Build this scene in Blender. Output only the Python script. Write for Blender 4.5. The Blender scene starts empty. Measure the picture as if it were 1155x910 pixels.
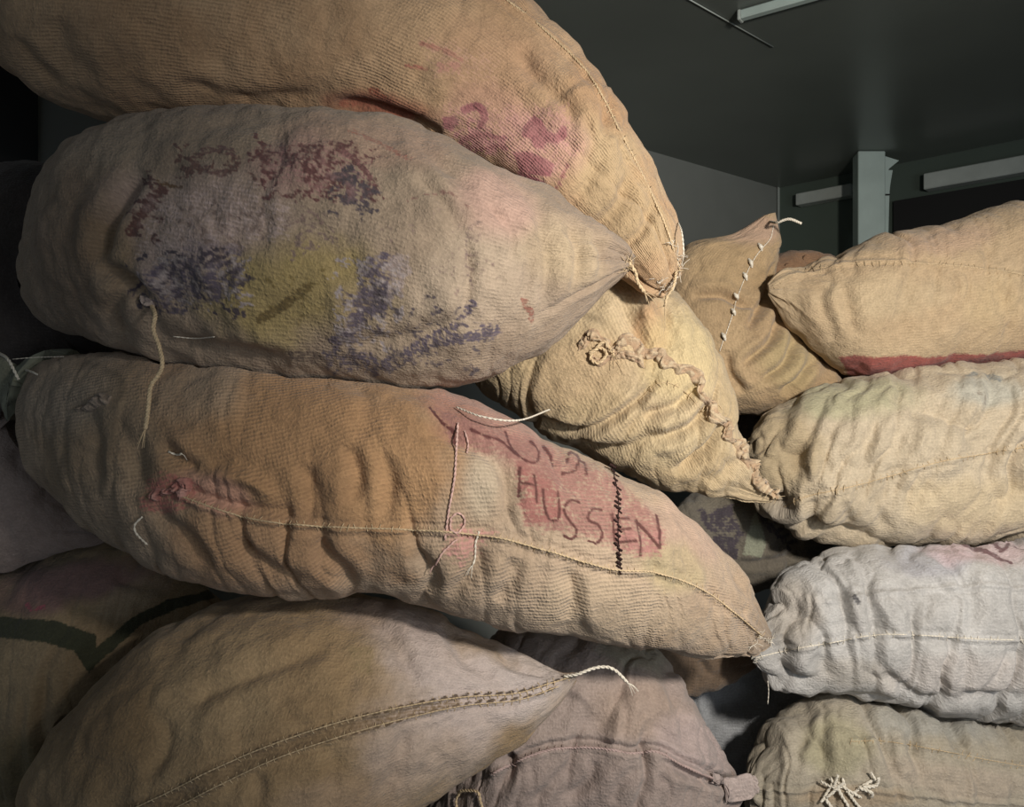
import bpy, math, random
import numpy as np

# ------------------------------------------------------------------ camera
F = 900.0                       # focal length in pixels of the 1155 x 910 frame
H = 0.85                        # eye height above the floor
sc = bpy.context.scene
cam_d = bpy.data.cameras.new('camera'); cam = bpy.data.objects.new('camera', cam_d)
sc.collection.objects.link(cam)
cam_d.sensor_width = 36.0; cam_d.lens = F / 1155.0 * 36.0; cam_d.clip_start = 0.02
cam.location = (0, 0, H); cam.rotation_euler = (math.pi / 2, 0, 0)
sc.camera = cam

# ------------------------------------------------------------------ light and exposure
world = bpy.data.worlds.new('world'); sc.world = world; world.use_nodes = True
bgn = world.node_tree.nodes['Background']
bgn.inputs[0].default_value = (0.68, 0.76, 0.84, 1); bgn.inputs[1].default_value = 0.23

def area(name, loc, target, size, power, color, sy=None):
    l = bpy.data.lights.new(name, 'AREA'); l.energy = power; l.color = color
    l.shape = 'RECTANGLE'; l.size = size; l.size_y = sy or size
    o = bpy.data.objects.new(name, l); sc.collection.objects.link(o); o.location = loc
    d = np.array(target, float) - np.array(loc, float)
    from mathutils import Vector
    o.rotation_euler = Vector(d).to_track_quat('-Z', 'Y').to_euler()
    return o
def spot(name, loc, target, power, color, angle, radius, blend):
    from mathutils import Vector
    l = bpy.data.lights.new(name, 'SPOT'); l.energy = power; l.color = color
    l.spot_size = math.radians(angle); l.spot_blend = blend; l.shadow_soft_size = radius
    o = bpy.data.objects.new(name, l); sc.collection.objects.link(o); o.location = loc
    o.rotation_euler = (Vector(target) - Vector(loc)).to_track_quat('-Z', 'Y').to_euler()
spot('hand_lamp', (0.68, -0.02, 1.17), (0.50, 1.3, 0.90), 118.0, (1.0, 0.93, 0.84), 90, 0.06, 1.0)
area('doorway_daylight', (1.5, -0.9, 0.75), (0.75, 1.5, 0.45), 0.8, 12.0, (0.90, 0.95, 1.0), 0.9)

sc.view_settings.view_transform = 'Standard'; sc.view_settings.look = 'None'
sc.view_settings.gamma = 1.0; sc.view_settings.use_curve_mapping = False
sc.view_settings.exposure = -0.06

# ------------------------------------------------------------------ helpers
def lin(c):
    c = np.array(c, float) / 255.0
    return np.where(c <= 0.04045, c / 12.92, ((c + 0.055) / 1.055) ** 2.4)

def W(px, py, d):
    return np.array([(px - 577.5) / F * d, d, H - (py - 455.0) / F * d])

def _hash(ix, iy, iz, s):
    h = (ix * 374761393 + iy * 668265263 + iz * 2147483647 + s * 974711) & 0xFFFFFFFF
    h = ((h ^ (h >> 13)) * 1274126177) & 0xFFFFFFFF
    h = h ^ (h >> 16)
    return (h & 0xFFFF) / 65535.0

def vnoise(x, y, z, s=0):
    x = np.asarray(x, float); y = np.asarray(y, float) + 0 * x; z = np.asarray(z, float) + 0 * x
    ix = np.floor(x).astype(np.int64); iy = np.floor(y).astype(np.int64); iz = np.floor(z).astype(np.int64)
    fx = x - ix; fy = y - iy; fz = z - iz
    fx = fx**3 * (fx * (fx * 6 - 15) + 10); fy = fy**3 * (fy * (fy * 6 - 15) + 10); fz = fz**3 * (fz * (fz * 6 - 15) + 10)
    r = 0
    for dx in (0, 1):
        wx = fx if dx else 1 - fx
        for dy in (0, 1):
            wy = fy if dy else 1 - fy
            for dz in (0, 1):
                wz = fz if dz else 1 - fz
                r = r + wx * wy * wz * _hash(ix + dx, iy + dy, iz + dz, s)
    return r

def fbm(x, y, z, s=0, o=3):
    r = 0; a = 1.0; t = 0
    for k in range(o):
        r = r + a * vnoise(x * 2**k, y * 2**k, z * 2**k, s + 17 * k); t += a; a *= 0.5
    return r / t

def sstep(a, b, x):
    t = np.clip((x - a) / (b - a), 0, 1); return t * t * (3 - 2 * t)

def crom(pts, n=None, step=None):
    """smooth curve through points (rows of any width)"""
    p = np.array(pts, float)
    if len(p) < 3:
        m = n or 24
        t = np.linspace(0, 1, m)[:, None]
        return p[0] * (1 - t) + p[-1] * t
    q = np.vstack([2 * p[0] - p[1], p, 2 * p[-1] - p[-2]])
    out = []
    for i in range(len(p) - 1):
        p0, p1, p2, p3 = q[i:i + 4]
        t = np.linspace(0, 1, 24, endpoint=False)[:, None]
        out.append(0.5 * ((2 * p1) + (-p0 + p2) * t + (2 * p0 - 5 * p1 + 4 * p2 - p3) * t**2 + (-p0 + 3 * p1 - 3 * p2 + p3) * t**3))
    out.append(p[-1:])
    return np.vstack(out)

def resample(c, n):
    d = np.r_[0, np.cumsum(np.linalg.norm(np.diff(c, axis=0), axis=1))]
    t = np.linspace(0, d[-1], n)
    return np.stack([np.interp(t, d, c[:, k]) for k in range(c.shape[1])], 1)

def dist_poly(x, y, pts, cap=1e9):
    """distance of many points to a polyline, and the position along it"""
    best = np.full(x.shape, cap * 1.0); pos = np.zeros(x.shape); acc = 0
    for (x0, y0), (x1, y1) in zip(pts[:-1], pts[1:]):
        dx, dy = x1 - x0, y1 - y0; L = math.hypot(dx, dy) + 1e-9
        t = np.clip(((x - x0) * dx + (y - y0) * dy) / L**2, 0, 1)
        d = np.hypot(x - x0 - t * dx, y - y0 - t * dy)
        m = d < best
        best = np.where(m, d, best); pos = np.where(m, acc + t * L, pos); acc += L
    return best, pos, acc

def inside(x, y, pts):
    r = np.zeros(x.shape, bool); n = len(pts)
    for i in range(n):
        x0, y0 = pts[i]; x1, y1 = pts[(i + 1) % n]
        if y0 == y1: continue
        c = ((y0 > y) != (y1 > y)) & (x < (x1 - x0) * (y - y0) / (y1 - y0) + x0)
        r ^= c
    return r

def cloth(c):
    c = np.array(c, float); g = c.mean(); return lin((g + (c - g) * 0.80) * np.array([0.975, 0.962, 0.955]))

# ------------------------------------------------------------------ materials
def newmat(name):
    m = bpy.data.materials.new(name); m.use_nodes = True
    nt = m.node_tree; b = nt.nodes['Principled BSDF']
    return m, nt, b

def burlap_material():
    m, nt, b = newmat('burlap'); N = nt.nodes.new; L = nt.links.new
    def math_(op, a, c=None):
        n = N('ShaderNodeMath'); n.operation = op
        for i, v in enumerate((a, c)):
            if v is None: continue
            if isinstance(v, (int, float)): n.inputs[i].default_value = v
            else: L(v, n.inputs[i])
        return n.outputs[0]
    uv = N('ShaderNodeUVMap'); uv.uv_map = 'UVMap'
    def noise(scale, detail=2, vec=None):
        n = N('ShaderNodeTexNoise'); n.inputs['Scale'].default_value = scale; n.inputs['Detail'].default_value = detail
        L(vec or uv.outputs[0], n.inputs['Vector']); return n.outputs['Fac']
    def wave(axis, scale):
        n = N('ShaderNodeTexWave'); n.wave_type = 'BANDS'; n.bands_direction = axis; n.wave_profile = 'SIN'
        n.inputs['Scale'].default_value = scale; n.inputs['Distortion'].default_value = 3.2
        n.inputs['Detail'].default_value = 2; n.inputs['Detail Scale'].default_value = 0.35
        L(uv.outputs[0], n.inputs['Vector']); return n.outputs['Fac']
    weft = wave('Y', 58.0); warp = wave('X', 70.0)
    fine = noise(420, 2); patch = noise(9, 3); mid = noise(60, 3)
    patchf = N('ShaderNodeMapRange'); patchf.inputs[1].default_value = 0.40; patchf.inputs[2].default_value = 0.60
    patchf.inputs[3].default_value = 0.12; L(patch, patchf.inputs[0])
    w1 = math_('MULTIPLY', weft, 0.78); w2 = math_('MULTIPLY', warp, 0.22)
    weave = math_('ADD', w1, w2)
    weave0 = weave
    col = N('ShaderNodeAttribute'); col.attribute_name = 'Col'
    wv = math_('MULTIPLY', math_('MULTIPLY', weave, patchf.outputs[0]), col.outputs['Alpha'])
    weave = math_('ADD', math_('MULTIPLY', wv, 0.75), math_('MULTIPLY', fine, 0.55))
    # cloth height
    hgt = math_('MULTIPLY', weave, 0.7)
    hgt2 = math_('ADD', hgt, math_('MULTIPLY', mid, 2.2))
    fleck = math_('POWER', noise(230, 3), 3.0)
    hgt2 = math_('ADD', hgt2, math_('MULTIPLY', fleck, 1.6))
    bump = N('ShaderNodeBump'); bump.inputs['Strength'].default_value = 0.8; bump.inputs['Distance'].default_value = 0.0022
    L(hgt2, bump.inputs['Height']); L(bump.outputs[0], b.inputs['Normal'])
    # colour: woven-in cloth colour, ink where it took on the threads
    mk = N('ShaderNodeAttribute'); mk.attribute_name = 'Mark'
    thr = math_('ADD', math_('MULTIPLY', mk.outputs['Alpha'], 1.8), math_('MULTIPLY', math_('SUBTRACT', math_('ADD', math_('MULTIPLY', weave0, 0.35), math_('MULTIPLY', noise(170, 4), 1.6)), 0.95), 1.15))
    cov = N('ShaderNodeMapRange'); cov.inputs[1].default_value = 0.25; cov.inputs[2].default_value = 1.05; cov.inputs[4].default_value = 0.92; L(thr, cov.inputs[0])
    gate = N('ShaderNodeMapRange'); gate.inputs[1].default_value = 0.0; gate.inputs[2].default_value = 0.15; L(mk.outputs['Alpha'], gate.inputs[0])
    covg = math_('MULTIPLY', cov.outputs[0], gate.outputs[0])
    mix = N('ShaderNodeMix'); mix.data_type = 'RGBA'
    L(covg, mix.inputs['Factor']); L(col.outputs['Color'], mix.inputs['A']); L(mk.outputs['Color'], mix.inputs['B'])
    var = N('ShaderNodeMapRange'); var.inputs[1].default_value = 0.15; var.inputs[2].default_value = 0.95
    var.inputs[3].default_value = 0.76; var.inputs[4].default_value = 1.20
    L(math_('ADD', math_('ADD', math_('MULTIPLY', weave, 0.50), math_('MULTIPLY', mid, 0.60)), math_('MULTIPLY', fleck, 1.1)), var.inputs[0])
    var.inputs[1].default_value = 0.38; var.inputs[2].default_value = 0.92
    mul = N('ShaderNodeMix'); mul.data_type = 'RGBA'; mul.blend_type = 'MULTIPLY'; mul.inputs['Factor'].default_value = 1
    L(mix.outputs['Result'], mul.inputs['A']); L(var.outputs[0], mul.inputs['B'])
    L(mul.outputs['Result'], b.inputs['Base Color'])
    b.inputs['Roughness'].default_value = 0.82
    b.inputs['Specular IOR Level'].default_value = 0.22
    b.inputs['Sheen Weight'].default_value = 0.15
    b.inputs['Sheen Roughness'].default_value = 0.6
    return m

def plain(name, rgb, rough=0.6, metal=0.0, noise_scale=6.0, var=0.25, bump=0.0, spec=0.5):
    m, nt, b = newmat(name); N = nt.nodes.new; L = nt.links.new
    tc = N('ShaderNodeTexCoord'); n = N('ShaderNodeTexNoise'); n.inputs['Scale'].default_value = noise_scale
    n.inputs['Detail'].default_value = 4; L(tc.outputs['Object'], n.inputs['Vector'])
    mr = N('ShaderNodeMapRange'); mr.inputs[1].default_value = 0.3; mr.inputs[2].default_value = 0.7
    mr.inputs[3].default_value = 1 - var; mr.inputs[4].default_value = 1 + var; L(n.outputs['Fac'], mr.inputs[0])
    mul = N('ShaderNodeMix'); mul.data_type = 'RGBA'; mul.blend_type = 'MULTIPLY'; mul.inputs['Factor'].default_value = 1
    c = lin(rgb); mul.inputs['A'].default_value = (*c, 1); L(mr.outputs[0], mul.inputs['B'])
    L(mul.outputs['Result'], b.inputs['Base Color'])
    b.inputs['Roughness'].default_value = rough; b.inputs['Metallic'].default_value = metal
    b.inputs['Specular IOR Level'].default_value = spec
    if bump:
        bp = N('ShaderNodeBump'); bp.inputs['Distance'].default_value = bump; bp.inputs['Strength'].default_value = 0.6
        L(n.outputs['Fac'], bp.inputs['Height']); L(bp.outputs[0], b.inputs['Normal'])
    return m

M_BURLAP = burlap_material()
M_TWINE = plain('white_twine', (226, 218, 202), 0.8, 0, 300, 0.2, 0.0004, 0.2)
M_JUTE = plain('jute_thread', (200, 178, 144), 0.85, 0, 300, 0.25, 0.0004, 0.2)
M_MAUVE = plain('mauve_cloth_edge', (178, 156, 150), 0.85, 0, 200, 0.2, 0.0004, 0.2)
M_PINK = plain('pink_thread', (206, 172, 162), 0.85, 0, 300, 0.25, 0.0004, 0.2)
M_BLACKT = plain('black_thread', (48, 32, 30), 0.85, 0, 300, 0.25, 0.0004, 0.2)
M_CEIL = plain('dark_painted_metal', (108, 114, 108), 0.34, 0, 2.0, 0.12, 0, 0.5)
M_WALL = plain('grey_wall_panel', (126, 130, 126), 0.55, 0, 3.0, 0.1)
M_WALL2 = plain('dark_green_wall_panel', (74, 86, 78), 0.6, 0, 3.0, 0.12)
M_STEEL = plain('pale_painted_steel', (176, 192, 186), 0.5, 0, 12, 0.08)
M_LEDGE = plain('grey_steel_ledge', (168, 175, 170), 0.6, 0, 12, 0.12)
M_BLACK = plain('black_panel', (14, 14, 14), 0.7, 0, 5, 0.1)
M_FLOOR = plain('worn_metal_floor', (70, 66, 60), 0.6, 0, 8, 0.25, 0.002)

# ------------------------------------------------------------------ mesh builders
def link_mesh(name, verts, faces, mat, parent=None, smooth=True):
    me = bpy.data.meshes.new(name)
    me.from_pydata([tuple(v) for v in verts], [], [tuple(f) for f in faces])
    me.materials.append(mat)
    if smooth: me.polygons.foreach_set('use_smooth', [True] * len(me.polygons))
    me.update()
    o = bpy.data.objects.new(name, me); sc.collection.objects.link(o)
    if parent is not None:
        o.parent = parent
        o.matrix_parent_inverse = parent.matrix_basis.inverted()
    return o

class MB:
    def __init__(s): s.v = []; s.f = []
    def tube(s, pts, r, n=6, twist=0.0, smooth=True, wob=0.0, seed=0):
        p = resample(crom(pts), max(6, int(len(pts) * 7))) if smooth and len(pts) > 2 else np.array(pts, float)
        rr = r if hasattr(r, '__len__') else [r, r]
        rad = np.interp(np.linspace(0, 1, len(p)), np.linspace(0, 1, len(rr)), rr)
        t = np.gradient(p, axis=0); t /= np.linalg.norm(t, axis=1)[:, None] + 1e-12
        b0 = len(s.v); ref = np.array([0.1, -1.0, 0.2])
        rs = random.Random(seed)
        for i in range(len(p)):
            a = np.cross(t[i], ref); a /= np.linalg.norm(a) + 1e-9; b = np.cross(t[i], a)
            for k in range(n):
                th = 2 * math.pi * k / n + twist * i
                w = rad[i] * (1 + wob * (rs.random() - 0.5))
                s.v.append(p[i] + w * (math.cos(th) * a + math.sin(th) * b))
        for i in range(len(p) - 1):
            for k in range(n):
                s.f.append((b0 + i * n + k, b0 + i * n + (k + 1) % n, b0 + (i + 1) * n + (k + 1) % n, b0 + (i + 1) * n + k))
        s.f.append(tuple(b0 + k for k in range(n))[::-1]); e = b0 + (len(p) - 1) * n
        s.f.append(tuple(e + k for k in range(n)))
        return s
    def twine(s, pts, r, strands=2, pitch=0.012, seed=0):
        """a twisted cord of two or three strands"""
        p = crom(pts); L = np.sum(np.linalg.norm(np.diff(p, axis=0), axis=1))
        p = resample(p, max(8, int(L / 0.0025)))
        t = np.gradient(p, axis=0); t /= np.linalg.norm(t, axis=1)[:, None] + 1e-12
        ref = np.array([0.1, -1.0, 0.2]); a = np.cross(t, ref); a /= np.linalg.norm(a, axis=1)[:, None] + 1e-9; b = np.cross(t, a)
        ph = np.arange(len(p)) * 0.0025 / pitch * 2 * math.pi
        for k in range(strands):
            q = ph + 2 * math.pi * k / strands
            s.tube(p + 0.55 * r * (np.cos(q)[:, None] * a + np.sin(q)[:, None] * b), r * 0.62, 5, smooth=False, wob=0.3, seed=seed + k)
        return s
    def box(s, p0, ux, uy, uz, bev=0.0):
        """box from a corner and three edge vectors, edges chamfered"""
        p0 = np.array(p0, float); E = [np.array(e, float) for e in (ux, uy, uz)]
        L = [np.linalg.norm(e) for e in E]; n = [e / l for e, l in zip(E, L)]
        b = min([bev] + [l * 0.4 for l in L]); c0 = len(s.v); idx = {}
        for i in (0, 1):
            for j in (0, 1):
                for k in (0, 1):
                    for ax in range(3):
                        q = p0.copy()
                        for m, bit in enumerate((i, j, k)):
                            off = (L[m] if bit else 0)
                            if m != ax: off += (-b if bit else b)
                            q = q + n[m] * off
                        idx[(i, j, k, ax)] = len(s.v); s.v.append(q)
        for ax in range(3):
            o1, o2 = [m for m in range(3) if m != ax]
            for bit in (0, 1):
                f = []
                for (a, c) in ((0, 0), (1, 0), (1, 1), (0, 1)):
                    t = [0, 0, 0]; t[ax] = bit; t[o1] = a; t[o2] = c
                    f.append(idx[(*t, ax)])
                s.f.append(tuple(f))
        if b > 0:
            for ax in range(3):
                o1, o2 = [m for m in range(3) if m != ax]
                for a in (0, 1):
                    for c in (0, 1):
                        t0 = [0, 0, 0]; t0[o1] = a; t0[o2] = c; t1 = list(t0); t1[ax] = 1
                        s.f.append((idx[(*t0, o1)], idx[(*t1, o1)], idx[(*t1, o2)], idx[(*t0, o2)]))
            for i in (0, 1):
                for j in (0, 1):
                    for k in (0, 1): s.f.append(tuple(idx[(i, j, k, ax)] for ax in range(3)))
        return s
    def build(s, name, mat, parent=None, smooth=True):
        return link_mesh(name, s.v, s.f, mat, parent, smooth)

def structure(o): o['kind'] = 'structure'; return o

# ------------------------------------------------------------------ the room
CX, CY = (878 - 577.5) / F * 3.3, 3.3
CZ = H + 0.243 / 0.9 * 3.3
dl = np.array([-1.267, -1.0, 0]); dl /= np.linalg.norm(dl)     # left wall runs this way from the corner
dr = np.array([1.013, -1.0, 0]); dr /= np.linalg.norm(dr)      # right wall
nl = np.array([-dl[1], dl[0], 0]); nl = nl if nl[1] > 0 else -nl
nr = np.array([-dr[1], dr[0], 0]); nr = nr if nr[1] > 0 else -nr
C0 = np.array([CX, CY, 0.0])
A1 = C0 + dl * 4.6; B1 = C0 + dr * 4.8
up = np.array([0, 0, 1.0])
structure(MB().box(C0, dl * 4.6, nl * 0.08, up * CZ).build('wall_left', M_WALL, smooth=False))
structure(MB().box(C0, dr * 4.8, nr * 0.08, up * CZ).build('wall_right', M_WALL2, smooth=False))
def slab(name, z, th, mat):
    q = [C0 + (nl + nr) * 0.15, A1 + nl * 0.15, (A1 + B1) / 2 + np.array([0, -1.6, 0]), B1 + nr * 0.15]
    v = [np.array([p[0], p[1], z]) for p in q] + [np.array([p[0], p[1], z + th]) for p in q]
    f = [(0, 1, 2, 3), (7, 6, 5, 4)] + [(i, i + 4, (i + 1) % 4 + 4, (i + 1) % 4) for i in range(4)]
    return structure(link_mesh(name, v, f, mat, smooth=False))
slab('floor', -0.08, 0.08, M_FLOOR); slab('ceiling', CZ, 0.08, M_CEIL)
# bright thin corner strip, the ledges on the right wall, the seam of the ceiling sheets
structure(MB().box(C0 - nl * 0.006 - nr * 0.0, dl * 0.008 - nr * 0.010, nr * 0.004, up * CZ).build('trim_1', M_LEDGE, smooth=False))
def on_right(px):
    s = (px - 577.5) / F
    k = (s * CY - CX) / (1.013 + s)
    return np.array([CX + 1.013 * k, CY - k, 0])
def ledge(name, px0, px1, z0, z1):
    a = on_right(px0); b = on_right(px1)
    return structure(MB().box(a - nr * 0.055 + up * z0, b - a, nr * 0.052, up * (z1 - z0), 0.003).build(name, M_LEDGE, smooth=False))
ledge('trim_2', 904, 966, CZ - 0.098, CZ - 0.052)
ledge('trim_3', 1047, 1300, CZ - 0.125, CZ - 0.068)
structure(MB().box(on_right(1010) - nr * 0.02 + up * 0.1, on_right(1330) - on_right(1010), nr * 0.018, up * (CZ - 0.24)).build('painted_opening_1', M_BLACK, smooth=False))  # flat black sheet; the dark of an opening is put into its colour
g0 = W(745, -20, 0.89 * F / 475); g0[2] = CZ - 0.003; g1 = W(872, 52, 0.89 * F / 403); g1[2] = CZ - 0.003
structure(MB().tube([g0, g1], 0.0016, 6, smooth=False).build('trim_4', M_LEDGE))
# flat black sheet on the left wall, painting in the dark of a recess
def on_left(px):
    s = (px - 577.5) / F
    k = (CX - s * CY) / (1.267 - s)
    return np.array([CX - 1.267 * k, CY - k, 0])
structure(MB().box(on_left(42) - nl * 0.012, on_left(-60) - on_left(42), nl * 0.01, up * (CZ - 0.06)).build('painted_opening_2', M_BLACK, smooth=False))

# steel post in front of the right wall, touching the ceiling
def empty(name, loc, label, cat, group=None):
    o = bpy.data.objects.new(name, None); sc.collection.objects.link(o); o.location = tuple(loc); o.empty_display_size = 0.1
    o['label'] = label; o['category'] = cat
    if group: o['group'] = group
    return o
pd = 2.81
pp = W(968, 455, pd); pp[2] = 0
post = empty('steel_post', pp, 'pale grey-green steel post standing between the sacks and the dark ceiling', 'post')
v1 = np.array([0.096, 0, 0]); v2 = np.array([0.012, 0.075, 0])
MB().box(pp, v1, v2, up * (CZ - 0.001), 0.003).build('upright', M_STEEL, post, smooth=False)
# curved strap riveted to the side of the post
def strap(pts2, width, name, parent):
    m = MB(); th = 0.004
    for a in range(len(pts2)):
        x, z = pts2[a]
        for (dx, dy) in ((0, 0), (th, 0), (th, width), (0, width)): m.v.append(np.array([x + dx, pd + 0.02 + dy, z]))
    for a in range(len(pts2) - 1):
        for k in range(4): m.f.append((a * 4 + k, a * 4 + (k + 1) % 4, a * 4 + 4 + (k + 1) % 4, a * 4 + 4 + k))
    m.f.append((3, 2, 1, 0)); e = (len(pts2) - 1) * 4; m.f.append((e, e + 1, e + 2, e + 3))
    return m.build(name, M_STEEL, parent, smooth=False)
def xz(px, py): p = W(px, py, pd + 0.03); return (p[0], p[2])
plate = MB()
a = [xz(998, 176), xz(1014, 181), xz(1003, 190), xz(998, 200)]
for y in (pd + 0.03, pd + 0.036):
    for (x, z) in a: plate.v.append(np.array([x, y, z]))
plate.f += [(0, 1, 2, 3), (7, 6, 5, 4), (0, 4, 5, 1), (1, 5, 6, 2), (2, 6, 7, 3), (3, 7, 4, 0)]
plate.build('gusset', M_STEEL, post, smooth=False)
m = MB(); rib = crom([xz(996, 203), xz(1001, 192), xz(1006, 190)])
left = [(994, 210), (997, 200), (1001, 192)]; right = [(1004, 214), (1006, 200), (1009, 190)]
L_ = crom([(993, 262), (993, 225), (996, 205), (1003, 190)]); R_ = crom([(1005, 262), (1006, 225), (1007, 208), (1010, 190)])
L_ = resample(L_, 16); R_ = resample(R_, 16)
for y in (pd + 0.05, pd + 0.056):
    for k in range(16):
        for (qx, qy) in (L_[k], R_[k]):
            x, z = xz(qx, qy); m.v.append(np.array([x, y, z]))
for k in range(15):
    i = 2 * k; m.f += [(i, i + 1, i + 3, i + 2), (i + 34, i + 35, i + 33, i + 32), (i, i + 2, i + 34, i + 32), (i + 1, i + 33, i + 35, i + 3)]
m.f += [(0, 32, 33, 1), (30, 31, 63, 62)]
m.build('side_strap', M_STEEL, post, smooth=False)
m = MB(); x, z = xz(994, 219); m.box((x, pd + 0.040, z), (0.036, 0, 0), (0, 0.008, 0), (0, 0, 0.004)); m.build('strap_joint', M_BLACK, post, smooth=False)

# pale batten under the ceiling at the top edge of the view
bt = W(834, 12, 1.80); e1 = W(905, -9, 1.72)
bt[2] = e1[2] = CZ - 0.014
bat = empty('ceiling_batten', (bt[0], bt[1], CZ - 0.014), 'short pale batten screwed under the dark ceiling at the top edge', 'batten')
dd = e1 - bt; dd /= np.linalg.norm(dd)
MB().box(bt + np.array([0, 0, -0.008]), dd * 0.5, np.array([-dd[1], dd[0], 0]) * 0.022, up * 0.020, 0.003).build('bar', M_STEEL, bat, smooth=False)
MB().box(bt + np.array([0, 0, -0.010]) - dd * 0.006, dd * 0.008, np.array([-dd[1], dd[0], 0]) * 0.024, up * 0.0235, 0.002).build('end_cap', M_LEDGE, bat, smooth=False)

# ------------------------------------------------------------------ sacks
GROUP = 'filled burlap sacks stacked in the pile'
class Sack: pass

def tree(P):
    nu, nv = P.shape[:2]
    f = [(i * nv + j, i * nv + (j + 1) % nv, (i + 1) * nv + (j + 1) % nv, (i + 1) * nv + j) for i in range(nu - 1) for j in range(nv)]
    return BVHTree.FromPolygons(P.reshape(-1, 3).tolist(), f)
def settle(P):
    lo, hi = P.reshape(-1, 3).min(0), P.reshape(-1, 3).max(0)
    near = [p for p in PILE if np.all(p[2] < hi + .01) and np.all(p[3] > lo - .01)]
    if not near: return P
    for g in (.004, .006, .009, .012, .016):
        for k in range(2): P = press(P, g)
        t = tree(P)
        if not any(t.overlap(p[0]) for p in near): break
    return P
AMP = (1.5, 1.7, 1.4, 1.5)
from mathutils.bvhtree import BVHTree
from mathutils import Vector
PILE = []
def remember(P):
    """keep a sack's skin so the sacks laid against it later are pressed in by it"""
    Q = P; nu, nv = Q.shape[:2]
    v = Q.reshape(-1, 3)
    f = [(i * nv + j, i * nv + (j + 1) % nv, (i + 1) * nv + (j + 1) % nv, (i + 1) * nv + j) for i in range(nu - 1) for j in range(nv)]
    # outward orientation
    t = BVHTree.FromPolygons(v.tolist(), f)
    q = np.array(f); nn = np.cross(v[q[:, 1]] - v[q[:, 0]], v[q[:, 3]] - v[q[:, 0]]); c = Q.mean(1)[q[:, 0] // nv]
    sign = 1.0 if np.sum(nn * (v[q[:, 0]] - c)) > 0 else -1.0
    PILE.append((t, sign, v.min(0), v.max(0)))
def press(P, gap=0.007):
    P = P.copy()
    for t, sign, lo, hi in PILE:
        m = np.all((P > lo - gap) & (P < hi + gap), axis=2)
        if not m.any(): continue
        pts = P[m]
        for i, p in enumerate(pts):
            loc, nn, idx, dist = t.find_nearest(Vector(p))
            if loc is None: continue
            nn = nn * sign; dd = (Vector(p) - loc).dot(nn)
            if dd < gap * 0.999 and (dd < 0 or dist < gap): pts[i] = loc + nn * gap
        P[m] = pts
    return P
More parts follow.
